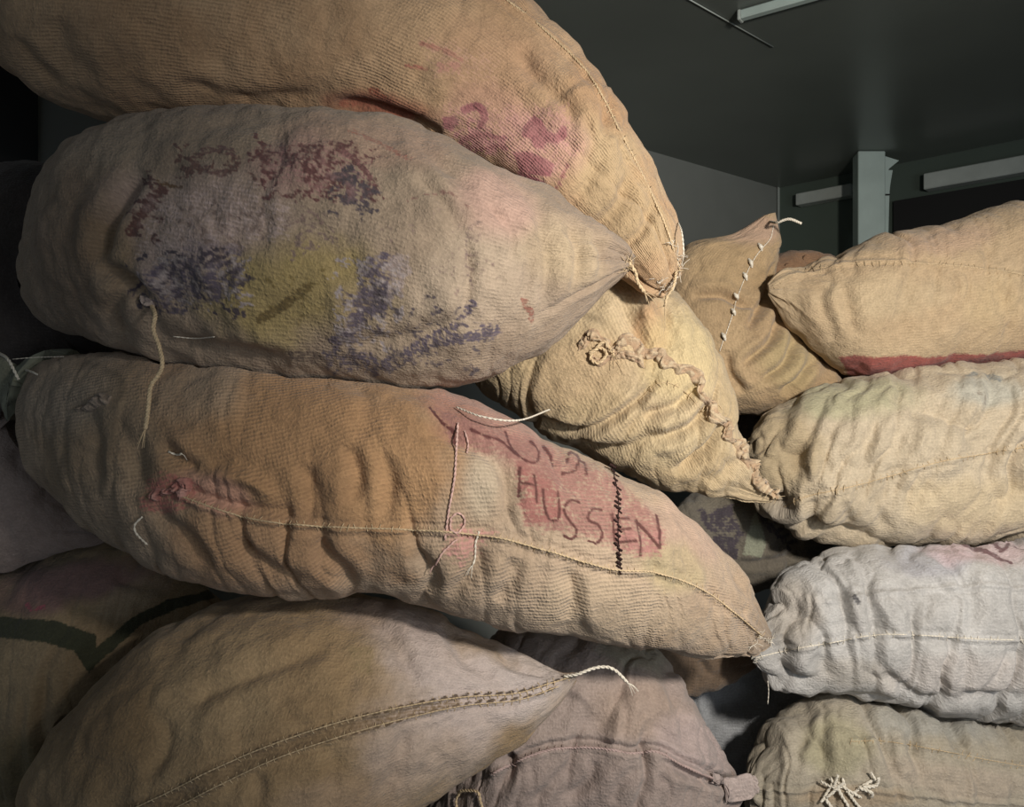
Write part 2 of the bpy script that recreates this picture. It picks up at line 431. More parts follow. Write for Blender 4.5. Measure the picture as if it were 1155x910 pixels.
def loft(st, nu, nv, weave=0.5, expo=2.25, amp_lump=0.006, puck=0.004, wl=0.040, stretch=4.5, tilt=0.0, tipfold=0.006, seed=1,
         seam=None, seams=None, folds=(), base=(190, 160, 120), base2=None, stain=0.5, tints=(), marks=(), seamr=0.0028, weft_rot=0.0, plough=0.006):
    """a stuffed sack: matching outline points on both long edges, each with its distance and fatness"""
    S = []
    for r in st:
        tx, ty, bx, by, d, th = r
        S.append([tx, ty, bx, by, d, th])
    c = crom(S)
    # metric so that rounded ends keep enough rings
    dT = np.linalg.norm(np.diff(c[:, 0:2], axis=0), axis=1); dB = np.linalg.norm(np.diff(c[:, 2:4], axis=0), axis=1)
    s = np.r_[0, np.cumsum(np.maximum(dT, dB) + 1e-6)]
    t = np.linspace(0, s[-1], nu)
    c = np.stack([np.interp(t, s, c[:, k]) for k in range(6)], 1)
    T = np.stack([(c[:, 0] - 577.5) / F, -(c[:, 1] - 455) / F], 1)
    B = np.stack([(c[:, 2] - 577.5) / F, -(c[:, 3] - 455) / F], 1)
    d = c[:, 4]; th = np.maximum(c[:, 5], 0.2)
    Mm = (T + B) / 2; h = np.linalg.norm(T - B, axis=1) / 2 + 1e-5
    e = (T - B) / (2 * h[:, None])
    a = np.minimum(th * h * d, 0.24)
    me_ = np.sum(Mm * e, 1)
    ce = me_ * (d**2 - a**2) / d
    s1 = me_ + h
    b = np.sqrt(np.maximum((s1 * d - ce)**2 - s1**2 * a**2, (0.6 * h * d)**2))
    perp = Mm - me_[:, None] * e
    cen = perp * d[:, None] + e * ce[:, None]
    # ring angle: more samples on the side turned to the room (ang=0 is towards the viewer)
    q = np.linspace(-1, 1, nv, endpoint=False)
    ang = math.pi * (0.62 * q + 0.38 * q**3)
    ca, sa = np.cos(ang), np.sin(ang)
    k = (np.abs(ca)**expo + np.abs(sa)**expo) ** (-1 / expo)
    X = cen[:, None, 0] + (b[:, None] * e[:, 0:1]) * (sa * k)[None]
    Z = cen[:, None, 1] + (b[:, None] * e[:, 1:2]) * (sa * k)[None]
    Y = d[:, None] - (a[:, None]) * (ca * k)[None]
    P = np.stack([X, Y, Z + H], 2)
    def normals(P):
        du = np.gradient(P, axis=0); dv = np.roll(P, -1, 1) - np.roll(P, 1, 1)
        n = np.cross(du, dv); ln = np.linalg.norm(n, axis=2, keepdims=True); n = n / (ln + 1e-12)
        cc = P.mean(1, keepdims=True)
        if np.sum(n * (P - cc)) < 0: n = -n
        return n
    n = normals(P)
    # metric coordinates on the cloth
    du = np.linalg.norm(np.diff(P, axis=0), axis=2).mean(1); U = np.r_[0, np.cumsum(du)][:, None] * np.ones((1, nv))
    ring = np.linalg.norm(np.roll(P, -1, 1) - P, axis=2).sum(1); rm = ring.max()
    V = ang[None] / (2 * math.pi) * (0.55 * rm + 0.45 * ring[:, None])
    px = P[..., 0] / P[..., 1] * F + 577.5; py = 455 - (P[..., 2] - H) / P[..., 1] * F
    view = P - np.array([0, 0, H]); view /= np.linalg.norm(view, axis=2, keepdims=True)
    facing = -np.sum(n * view, 2); front = sstep(-0.15, 0.12, facing)
    endw = np.minimum(1, ring / (0.35 * rm))[:, None]             # fades in from the tips
    tipw = (1 - sstep(0.25, 0.85, ring / rm))[:, None]
    x, y, z = P[..., 0], P[..., 1], P[..., 2]
    amp_lump *= AMP[0]; puck *= AMP[1]; tipfold *= AMP[2]
    D = amp_lump * 2 * (fbm(x / 0.11, y / 0.11, z / 0.11, seed, 2) - 0.5) * endw
    D += amp_lump * 0.7 * 2 * (fbm(x / 0.042, y / 0.042, z / 0.042, seed + 5, 2) - 0.5) * endw
    cu, su = math.cos(tilt), math.sin(tilt)
    U2 = U * cu + V * su; V2 = -U * su + V * cu
    wx = 0.5 * wl * (fbm(U / 0.09, V / 0.09, 0 * U, seed + 9, 2) - 0.5) * 2
    bil = np.abs(2 * vnoise((U2 + wx) / wl, V2 / (wl * stretch), 0 * U + 3.3, seed + 21) - 1)
    bil2 = np.abs(2 * vnoise((U2 + wx) / (wl * 0.5), V2 / (wl * 0.5 * stretch), 0 * U + 1.3, seed + 22) - 1)
    sw = np.ones_like(D) * 0.65
    allseams = list(seams or []) + ([seam] if seam else [])
    crv = [resample(crom(q_), 60) for q_ in allseams]
    for q_ in crv:
        ds, _, _ = dist_poly(px, py, q_)
        sw = np.maximum(sw, 0.5 + 0.8 * np.exp(-(ds / 55)**2) * front)
    region = sstep(0.38, 0.62, fbm(x / 0.16, y / 0.16, z / 0.16, seed + 31, 1))
    D += puck * (sw * (0.35 + 0.65 * region)) * (np.minimum(bil * 2.2, 1) - 0.6) * endw * 1.6
    D += puck * 0.45 * sw * (np.minimum(bil2 * 2.2, 1) - 0.6) * endw
    # folds running out from the gathered tips
    na = 11.0
    A = (ang[None] / (2 * math.pi) + 0.5) * na + 0 * U
    A = A + 0.7 * (fbm(x / 0.1, y / 0.1, z / 0.1, seed + 40, 1) - 0.5)
    tf = np.abs(2 * vnoise(A, U / 0.35, 0 * U + 7.7, seed + 41) - 1)
    D += tipfold * tipw * (np.minimum(tf * 2, 1) - 0.55) * np.minimum(1, ring[:, None] / (0.12 * rm))
    for f_ in folds:
        pts, wpx, amp = f_[:3]
        q_ = resample(crom(pts), 40); ds, pos, Ltot = dist_poly(px, py, q_)
        tt = pos / Ltot; fade = np.clip(np.minimum(tt, 1 - tt) * 5, 0, 1)**0.7
        D -= AMP[3] * amp * (np.exp(-(ds / wpx)**2) - 0.32 * np.exp(-((ds - 2.1 * wpx) / (1.2 * wpx))**2)) * front * fade
    for q_ in crv:
        ds, _, _ = dist_poly(px, py, q_)
        pxm = (d / F)[:, None]
        D += (seamr * 1.2 * np.exp(-(ds * pxm / (seamr * 1.2))**2) - seamr * 0.6 * np.exp(-((ds * pxm - seamr * 3.2) / (seamr * 1.5))**2)) * front
    P2 = P + n * D[..., None]
    P2 = settle(P2)
    # cloth colour and ink
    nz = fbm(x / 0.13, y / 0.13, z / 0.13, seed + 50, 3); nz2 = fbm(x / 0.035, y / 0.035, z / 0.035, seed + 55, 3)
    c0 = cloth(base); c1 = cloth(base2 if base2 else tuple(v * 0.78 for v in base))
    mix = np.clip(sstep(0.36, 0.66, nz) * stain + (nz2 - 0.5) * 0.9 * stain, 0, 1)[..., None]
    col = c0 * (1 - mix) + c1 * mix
    for (bx_, by_, rx, ry, rot, c_, st_) in tints:
        cr, sr = math.cos(math.radians(rot)), math.sin(math.radians(rot))
        xx = (px - bx_) * cr + (py - by_) * sr; yy = -(px - bx_) * sr + (py - by_) * cr
        rr = np.sqrt((xx / rx)**2 + (yy / ry)**2) + (nz - 0.5) * 0.9 + (nz2 - 0.5) * 0.5
        w = ((1 - sstep(0.45, 1.1, rr)) * st_ * front)[..., None]
        col = col * (1 - w) + cloth(c_) * w
    mk = np.zeros(D.shape + (4,)); mk[..., :3] = col
    fn = fbm(px / 9, py / 9, 0 * px, seed + 60, 3); fn2 = fbm(px / 3.2, py / 3.2, 0 * px, seed + 61, 2)
    for mkd in marks:
        kind, pts, wpx, c_, st_, brk = mkd
        pa = np.array(pts, float); pad = 26
        sel = (px > pa[:, 0].min() - pad) & (px < pa[:, 0].max() + pad) & (py > pa[:, 1].min() - pad) & (py < pa[:, 1].max() + pad) & (facing > -0.1)
        if not sel.any(): continue
        X_, Y_, f1, f2 = px[sel], py[sel], fn[sel], fn2[sel]
        if kind == 'line':
            q_ = resample(crom(pts), max(10, 4 * len(pts))) if len(pts) > 2 else pa
            ds, pos, Lt = dist_poly(X_, Y_, q_)
            al = 1 - sstep(wpx * 0.5 - 0.6, wpx * 0.5 + 1.6, ds + (f2 - 0.5) * brk * 5)
            al = al * np.clip(1 - brk * 0.9 * sstep(0.5, 0.8, f2), 0, 1)
        else:
            ds, _, _ = dist_poly(X_, Y_, list(pts) + [pts[0]])
            sd = np.where(inside(X_, Y_, pts), -ds, ds)
            al = 1 - sstep(-wpx, wpx, sd + (f1 - 0.5) * 2 * 10 * brk)
            al = al * np.clip(1 - brk * 1.1 * sstep(0.42, 0.7, 0.5 * f1 + 0.5 * f2), 0, 1)
        w = (al * st_ * front[sel])[:, None]
        sub = mk[sel]; a_old = sub[:, 3:4]; newa = np.maximum(a_old, w)
        f = np.clip(np.where(newa > 1e-4, w / (newa + 1e-6), 0), 0, 1) * (w > 0.02)
        sub[:, :3] = sub[:, :3] * (1 - f) + cloth(c_) * f; sub[:, 3:4] = newa
        mk[sel] = sub
    remember(P2)
    R = Sack(); R.P = P2; R.n = normals(P2); R.col = col; R.mk = mk
    R.U = U; R.V = V; R.nu = nu; R.nv = nv; R.facing = facing; R.rot = weft_rot; R.weave = weave
    R.px = P2[..., 0] / P2[..., 1] * F + 577.5; R.py = 455 - (P2[..., 2] - H) / P2[..., 1] * F
    return R

def mesh_from(R, name, parent):
    nu, nv = R.nu, R.nv
    me = bpy.data.meshes.new(name)
    i = np.arange(nu - 1)[:, None]; j = np.arange(nv)[None]; j2 = (j + 1) % nv
    quads = np.stack([i * nv + j + 0 * j, i * nv + j2, (i + 1) * nv + j2, (i + 1) * nv + j], 2).reshape(-1, 4)
    co = R.P.reshape(-1, 3)
    # orientation
    p0, p1, p2 = co[quads[:, 0]], co[quads[:, 1]], co[quads[:, 2]]
    nn = np.cross(p1 - p0, p2 - p0); vn = R.n.reshape(-1, 3)[quads[:, 0]]
    if np.sum(nn * vn) < 0: quads = quads[:, ::-1]; flip = True
    else: flip = False
    c0 = R.P[0].mean(0); c1 = R.P[-1].mean(0)
    co = np.vstack([co, c0, c1]); k0 = nu * nv; k1 = k0 + 1
    jj = np.arange(nv); t0 = np.stack([np.full(nv, k0), (jj + 1) % nv, jj], 1); t1 = np.stack([np.full(nv, k1), (nu - 1) * nv + jj, (nu - 1) * nv + (jj + 1) % nv], 1)
    if flip: t0 = t0[:, ::-1]; t1 = t1[:, ::-1]
    nq, ntri = len(quads), 2 * nv
    loops = np.concatenate([quads.ravel(), t0.ravel(), t1.ravel()])
    starts = np.concatenate([np.arange(nq) * 4, nq * 4 + np.arange(ntri) * 3])
    me.vertices.add(len(co)); me.vertices.foreach_set('co', co.ravel().astype(np.float32))
    me.loops.add(len(loops)); me.loops.foreach_set('vertex_index', loops.astype(np.int32))
    me.polygons.add(nq + ntri); me.polygons.foreach_set('loop_start', starts.astype(np.int32))
    me.update(calc_edges=True); me.validate()
    me.polygons.foreach_set('use_smooth', np.ones(nq + ntri, bool))
    uvl = me.uv_layers.new(name='UVMap')
    cr, sr = math.cos(R.rot), math.sin(R.rot)
    U = np.append(R.U.ravel(), [0, R.U.max()]); V = np.append(R.V.ravel(), [0, 0])
    uv = np.stack([U * cr - V * sr, U * sr + V * cr], 1)
    # (the seam of the ring sits at the back of the sack)
    li = np.empty(len(me.loops), np.int32); me.loops.foreach_get('vertex_index', li)
    uvl.data.foreach_set('uv', uv[li].ravel().astype(np.float32))
    def attr(nm, a):
        a = np.vstack([a.reshape(-1, 4), a.reshape(-1, 4)[0], a.reshape(-1, 4)[-1]])
        at = me.color_attributes.new(nm, 'FLOAT_COLOR', 'POINT'); at.data.foreach_set('color', a.ravel().astype(np.float32))
    attr('Col', np.concatenate([R.col, np.full(R.col.shape[:2] + (1,), R.weave)], 2)); attr('Mark', R.mk)
    me.materials.append(M_BURLAP)
    o = bpy.data.objects.new(name, me); sc.collection.objects.link(o)
    if parent is not None:
        o.parent = parent; o.matrix_parent_inverse = parent.matrix_basis.inverted()
    return o

def surf(R, px, py, off=0.001):
    """the point of the sack's skin seen at a picture position"""
    d2 = (R.px - px)**2 + (R.py - py)**2 + np.where(R.facing > 0.0, 0, 4e4)
    idx = np.argpartition(d2.ravel(), 5)[:5]
    w = 1 / (d2.ravel()[idx] + 0.3); w /= w.sum()
    p = (R.P.reshape(-1, 3)[idx] * w[:, None]).sum(0); n = (R.n.reshape(-1, 3)[idx] * w[:, None]).sum(0)
    # slide to the exact picture position at that distance
    q = W(px, py, p[1]); p = q if np.linalg.norm(q - p) < 0.012 else p
    return p + n / (np.linalg.norm(n) + 1e-9) * off

def surf_line(R, pts, step=7.0, off=0.001):
    c = crom(pts) if len(pts) > 2 else np.array(pts, float)
    L = np.sum(np.linalg.norm(np.diff(c, axis=0), axis=1)); c = resample(c, max(3, int(L / step)))
    return [surf(R, x, y, off) for x, y in c]

def seam_part(R, root, pts, name='side_seam', r=0.0017, mat=None, stitch=9, seed=0, off=0.0012):
    """a sewn edge: cord along the seam with short stitches across"""
    r = r * 0.62; m = MB(); m.twine(surf_line(R, pts, 6, off * 0.6), r, 2, 0.011, seed)
    rs = random.Random(seed); c = resample(crom(pts), max(4, int(np.sum(np.linalg.norm(np.diff(crom(pts), axis=0), axis=1)) / stitch)))
    tan = np.gradient(c, axis=0); tan /= np.linalg.norm(tan, axis=1)[:, None]
    for (x, y), (tx, ty) in zip(c, tan):
        if rs.random() < 0.25: continue
        L = 3.0 + 2 * rs.random(); sl = rs.uniform(-0.5, 0.5)
        a = surf(R, x - (-ty + sl * tx) * L, y - (tx + sl * ty) * L, 0.0006); b = surf(R, x + (-ty + sl * tx) * L, y + (tx + sl * ty) * L, 0.0006)
        mid = (a + b) / 2 + (surf(R, x, y, off + r * 0.9) - surf(R, x, y, 0)) 
        m.tube([a, mid, b], 0.0006, 4, seed=seed)
    return m.build(name, mat or M_JUTE, root)

def twine_part(name, root, pts3, r=0.0018, mat=None, fray=0, seed=0, fuzz=0.02, strands=2):
    m = MB(); m.twine(pts3, r, strands, 0.013, seed); rs = random.Random(seed)
    e = np.array(pts3[-1]); t = e - np.array(pts3[-2]); t /= np.linalg.norm(t) + 1e-9
    for k in range(fray):
        d = t + np.array([rs.uniform(-1, 1), rs.uniform(-.4, .4), rs.uniform(-1, 1)]) * 0.8
        m.tube([e, e + d * fuzz * 0.5, e + d * fuzz + np.array([0, 0, -0.004])], [0.0007, 0.0003], 4, seed=k)
    return m.build(name, mat or M_TWINE, root)

def frayed(name, root, R, spots, n=5, ln=0.012, r=0.0006, mat=None, seed=0):
    """loose broken fibres standing out of the cloth at some spots"""
    m = MB(); rs = random.Random(seed)
    for (x, y) in spots:
        p = surf(R, x, y, 0.0)
        for k in range(n):
            d = np.array([rs.uniform(-1, 1), rs.uniform(-1.0, -0.1), rs.uniform(-1, 1)]); d /= np.linalg.norm(d)
            q = p + np.array([rs.uniform(-1, 1), 0, rs.uniform(-1, 1)]) * 0.004
            m.tube([q, q + d * ln * 0.5, q + d * ln + np.array([rs.uniform(-1, 1), 0, rs.uniform(-1, 1)]) * ln * 0.5], [r, r * 0.5], 4)
    o = m.build(name, mat or M_JUTE, root); o['kind'] = 'stuff'
    return o

def tuft(name, root, R, pts, n=14, size=0.010, seed=0, col=(196, 170, 135), col2=(170, 130, 110), spread=5):
    """gathered, crumpled welt of cloth along a rough hand-sewn closure"""
    c = crom(pts); Lp = np.sum(np.linalg.norm(np.diff(c, axis=0), axis=1)); N = max(24, int(Lp / 1.1)); c = resample(c, N); K = 13
    t = np.gradient(c, axis=0); t /= np.linalg.norm(t, axis=1)[:, None] + 1e-9
    s = np.linspace(0, Lp, N); wob = (vnoise(s / 14, 0 * s, 0 * s, seed) - 0.5) * spread * 1.6
    endf = np.clip(np.minimum(s, Lp - s) / 6, 0.15, 1)
    V_, C_ = [], []
    for i in range(N):
        wpx = size * 620 * (0.55 + 0.9 * vnoise(s[i] / 9, 2.0, 0, seed + 1)) * endf[i]
        for k in range(K):
            u = -1 + 2 * k / (K - 1)
            off = u * wpx + wob[i]
            x = c[i, 0] - t[i, 1] * off; y = c[i, 1] + t[i, 0] * off
            b = abs(2 * vnoise(s[i] / 4.6 + 0.5 * u * math.sin(s[i] / 11), u * 1.5 + 5, 0, seed + 2) - 1); b2 = vnoise(s[i] / 2.0, u * 2.8, 1.0, seed + 3)
            hgt = size * (1 - u * u) ** 0.7 * (0.15 + 1.05 * min(1, b * 1.8) * (0.55 + 0.6 * b2)) * endf[i] - size * 0.14 * (abs(u) > 0.99)
            V_.append(surf(R, x, y, hgt)); q = min(1, max(0, b * 1.3 - 0.1 + 0.4 * (b2 - .5)))
            C_.append(list(cloth(col) * q + cloth(col2) * (1 - q)) + [1.0])
    F_ = [(i * K + k, i * K + k + 1, (i + 1) * K + k + 1, (i + 1) * K + k) for i in range(N - 1) for k in range(K - 1)]
    V_ = np.array(V_)
    p = V_[np.array(F_[len(F_) // 2])]; o = link_mesh(name, V_, F_, M_BURLAP, root); me = o.data
    for nm, al in (('Col', 0.3), ('Mark', 0.0)):
        at = me.color_attributes.new(nm, 'FLOAT_COLOR', 'POINT'); a = np.array(C_); a[:, 3] = al
        at.data.foreach_set('color', a.ravel().astype(np.float32))
    uvl = me.uv_layers.new(name='UVMap'); li = np.empty(len(me.loops), np.int32); me.loops.foreach_get('vertex_index', li)
    uvl.data.foreach_set('uv', V_[li][:, [0, 2]].ravel().astype(np.float32))
    return o

def scribbles(x0, y0, x1, y1, n, c_, st_, seed, size=9, w=2.2):
    """worn remains of stencilled print: short curved strokes in a band"""
    rs = random.Random(seed); out = []
    for k in range(n):
        x, y = rs.uniform(x0, x1), rs.uniform(y0, y1); a = rs.uniform(0, 6.28); q = [(x, y)]
        for i in range(3):
            a += rs.uniform(-1.1, 1.1); x += math.cos(a) * size * .5; y += math.sin(a) * size * .4; q.append((x, y))
        out.append(('line', q, w * rs.uniform(.6, 1.5), c_, st_ * rs.uniform(.6, 1.1), .9))
    return out

def sack(label, st, nu=220, nv=200, **kw):
    R = loft(st, nu, nv, **kw)
    lo = R.P.reshape(-1, 3); c = lo.mean(0); c[2] = lo[:, 2].min()
    root = empty('burlap_sack', c, label, 'sack', GROUP)
    bpy.context.view_layer.update()
    mesh_from(R, 'sack_body', root)
    return R, root

def ear(R0, root, st, name='corner_ear', **kw):
    k = dict(amp_lump=0.001, puck=0.0012, wl=0.014, tipfold=0.003, plough=0, expo=2.0); k.update(kw)
    R = loft(st, 50, 60, **k); mesh_from(R, name, root); return R
BEIGE = (196, 166, 122); BEIGE2 = (168, 134, 92)

# second sack from the top, purple ink
PU = (88, 78, 98); PU2 = (112, 100, 112); MR = (104, 62, 56); LV = (176, 158, 150); OL = (170, 148, 84)
R2, r2 = sack('plump sack under the topmost one, blotched with faded purple ink and an olive smear',
    [(36, 300, 37, 322, 1.36, .8), (46, 245, 48, 352, 1.33, .8), (78, 192, 78, 374, 1.27, .85), (150, 138, 140, 395, 1.20, .85), (250, 122, 250, 416, 1.15, .85),
     (350, 121, 350, 430, 1.13, .85), (440, 134, 430, 436, 1.12, .85), (530, 170, 520, 437, 1.11, .85), (610, 215, 590, 408, 1.11, .85),
     (665, 252, 650, 364, 1.10, .8), (700, 274, 690, 322, 1.10, .7), (716, 290, 713, 302, 1.10, .6)],
    nu=420, nv=330, seed=11, weave=0.5, base=(172, 150, 124), base2=(150, 128, 106), stain=.5, puck=.0018, wl=.045, amp_lump=.006, tipfold=.006, weft_rot=.1,
    folds=[([(160, 190), (140, 220), (118, 262), (112, 300)], 10, .012), ([(112, 300), (150, 318), (165, 340)], 8, .011), ([(150, 318), (130, 350), (150, 385)], 9, .006),
           ([(175, 375), (240, 392), (330, 405)], 10, .007), ([(460, 150), (500, 190), (540, 210)], 8, .003), ([(528, 270), (530, 320), (520, 360)], 7, .005),
           ([(575, 240), (600, 290), (590, 360)], 9, .005), ([(600, 225), (620, 290), (612, 350)], 8, .006), ([(640, 245), (655, 290), (645, 330)], 6, .005),
           ([(665, 262), (680, 290), (672, 316)], 5, .004), ([(470, 200), (500, 230), (522, 262)], 7, .004), ([(400, 395), (470, 380), (540, 350)], 10, .005),
           ([(545, 230), (575, 260), (580, 300)], 6, .004)],
    tints=[(325, 335, 110, 76, -20, OL, .85), (130, 280, 60, 90, 0, (146, 118, 80), .6), (80, 300, 60, 120, 0, (120, 94, 68), .6), (230, 235, 120, 60, 0, (186, 160, 150), .6),
           (560, 230, 60, 40, 30, (206, 160, 146), .55), (560, 330, 90, 70, 0, (196, 176, 150), .5), (640, 290, 60, 50, 30, (200, 178, 138), .6), (420, 160, 120, 30, 8, (190, 150, 126), .5),
           (330, 190, 60, 40, 0, (184, 140, 130), .5), (200, 300, 60, 40, 0, (170, 152, 152), .5)],
    marks=[('poly', [(150, 318), (175, 300), (205, 285), (240, 282), (275, 296), (280, 318), (250, 338), (215, 350), (180, 352), (160, 340)], 5, PU, .62, .7),
           ('poly', [(200, 270), (240, 262), (272, 280), (265, 300), (215, 300)], 5, PU2, .55, .9),
           ('poly', [(405, 298), (418, 288), (440, 286), (458, 292), (452, 320), (438, 345), (415, 370), (396, 388), (374, 396), (370, 384), (388, 368), (396, 345), (402, 325)], 4, PU, .68, .55),
           ('poly', [(440, 290), (462, 288), (466, 306), (452, 330), (440, 340)], 3, LV, .6, .6),
           ('line', [(372, 400), (430, 412), (462, 398), (500, 378), (520, 362), (534, 342)], 8, PU, .6, 1.0),
           ('line', [(470, 396), (510, 384), (556, 376)], 12, PU, .6, 1.0), ('poly', [(536, 366), (562, 360), (568, 378), (544, 386)], 3, PU, .6, .8),
           ('poly', [(360, 398), (420, 402), (470, 408), (440, 424), (380, 424)], 4, PU, .55, .8),
           ('line', [(150, 262), (158, 245), (172, 222), (182, 214)], 10, MR, .7, .7), ('line', [(176, 204), (190, 208), (202, 210)], 4, (110, 80, 50), .7, .6),
           ('line', [(215, 182), (232, 168), (256, 168), (266, 182), (252, 194), (232, 190), (216, 184)], 8, (118, 84, 78), .6, .9),
           ('line', [(296, 162), (300, 182)], 7, MR, .7, .6), ('line', [(318, 164), (322, 184), (334, 180)], 8, (100, 72, 72), .75, .7), ('line', [(340, 166), (356, 176), (372, 190)], 5, MR, .6, .8),
           ('line', [(352, 210), (364, 206), (372, 214)], 6, MR, .6, .8), ('line', [(384, 170), (400, 180), (414, 196), (424, 214)], 6, (116, 62, 66), .75, .6),
           ('poly', [(370, 196), (395, 186), (414, 205), (424, 222), (410, 240), (388, 230)], 4, (80, 70, 84), .75, .8),
           ('poly', [(285, 168), (370, 162), (420, 180), (430, 215), (380, 225), (300, 205)], 12, (180, 130, 124), .35, .8),
           ('line', [(395, 150), (430, 160), (462, 182)], 4, (176, 110, 92), .4, .9),
           ('line', [(210, 250), (235, 262), (262, 256), (250, 240)], 4, (140, 112, 104), .6, .9), ('line', [(335, 250), (350, 238), (362, 250)], 4, (140, 112, 104), .5, .9),
           ('poly', [(165, 225), (260, 205), (330, 225), (320, 268), (200, 280), (160, 290)], 12, (196, 172, 164), .4, .8),
           ('line', [(594, 340), (600, 352), (602, 364)], 6, (150, 92, 76), .55, .7), ('line', [(296, 358), (318, 346), (346, 324)], 10, (112, 92, 48), .7, .6),
           ('line', [(330, 398), (350, 404), (366, 412)], 10, (96, 78, 66), .5, .8), ('line', [(526, 262), (528, 300), (534, 325)], 2, (120, 100, 96), .4, .8),
           ('line', [(460, 226), (500, 220), (528, 236)], 2, (140, 100, 90), .4, .9)] +
          scribbles(200, 165, 280, 200, 26, (112, 76, 68), .7, 1) + scribbles(285, 160, 425, 225, 70, (108, 62, 62), .75, 2, 12) + scribbles(370, 190, 425, 240, 26, (74, 66, 78), .8, 3) +
          scribbles(200, 235, 370, 285, 60, (134, 112, 102), .55, 4) + scribbles(150, 282, 282, 352, 60, (66, 56, 72), .75, 5) + scribbles(375, 290, 455, 395, 60, (168, 156, 156), .8, 6) + scribbles(160, 290, 280, 345, 40, (168, 154, 152), .75, 16) + scribbles(310, 300, 370, 360, 20, (128, 108, 56), .5, 17) +
          scribbles(380, 330, 560, 420, 60, (82, 72, 84), .6, 7) + scribbles(440, 230, 560, 340, 30, (140, 116, 106), .4, 8) + scribbles(150, 200, 185, 268, 20, (96, 58, 56), .7, 9))
frayed('loose_fibres', r2, R2, [(708, 290), (712, 296), (706, 302)], 7, .012, mat=M_JUTE, seed=4)
twine_part('corner_string', r2, [surf(R2, 708, 294, .002), W(716, 306, 1.09), W(719, 318, 1.10), W(727, 330, 1.11)], .0026, M_JUTE, 5, 6)
st = [surf(R2, 172, 345, .001), W(175, 356, 1.005), W(173, 372, 1.0), W(180, 392, 1.0), W(183, 412, .995), W(178, 424, .995), W(170, 436, .99), W(167, 462, .985), W(164, 484, .985)]
twine_part('hanging_string', r2, st, .0027, M_JUTE, 5, 7, .012, 3)
tuft('gathered_knot', r2, R2, [(158, 332), (166, 338), (176, 344)], 5, .007, 5, (190, 172, 158), (140, 124, 120), 3)
twine_part('loose_thread', r2, [surf(R2, 196, 378, .002), surf(R2, 220, 379, .003), surf(R2, 243, 378, .003)], .0008)

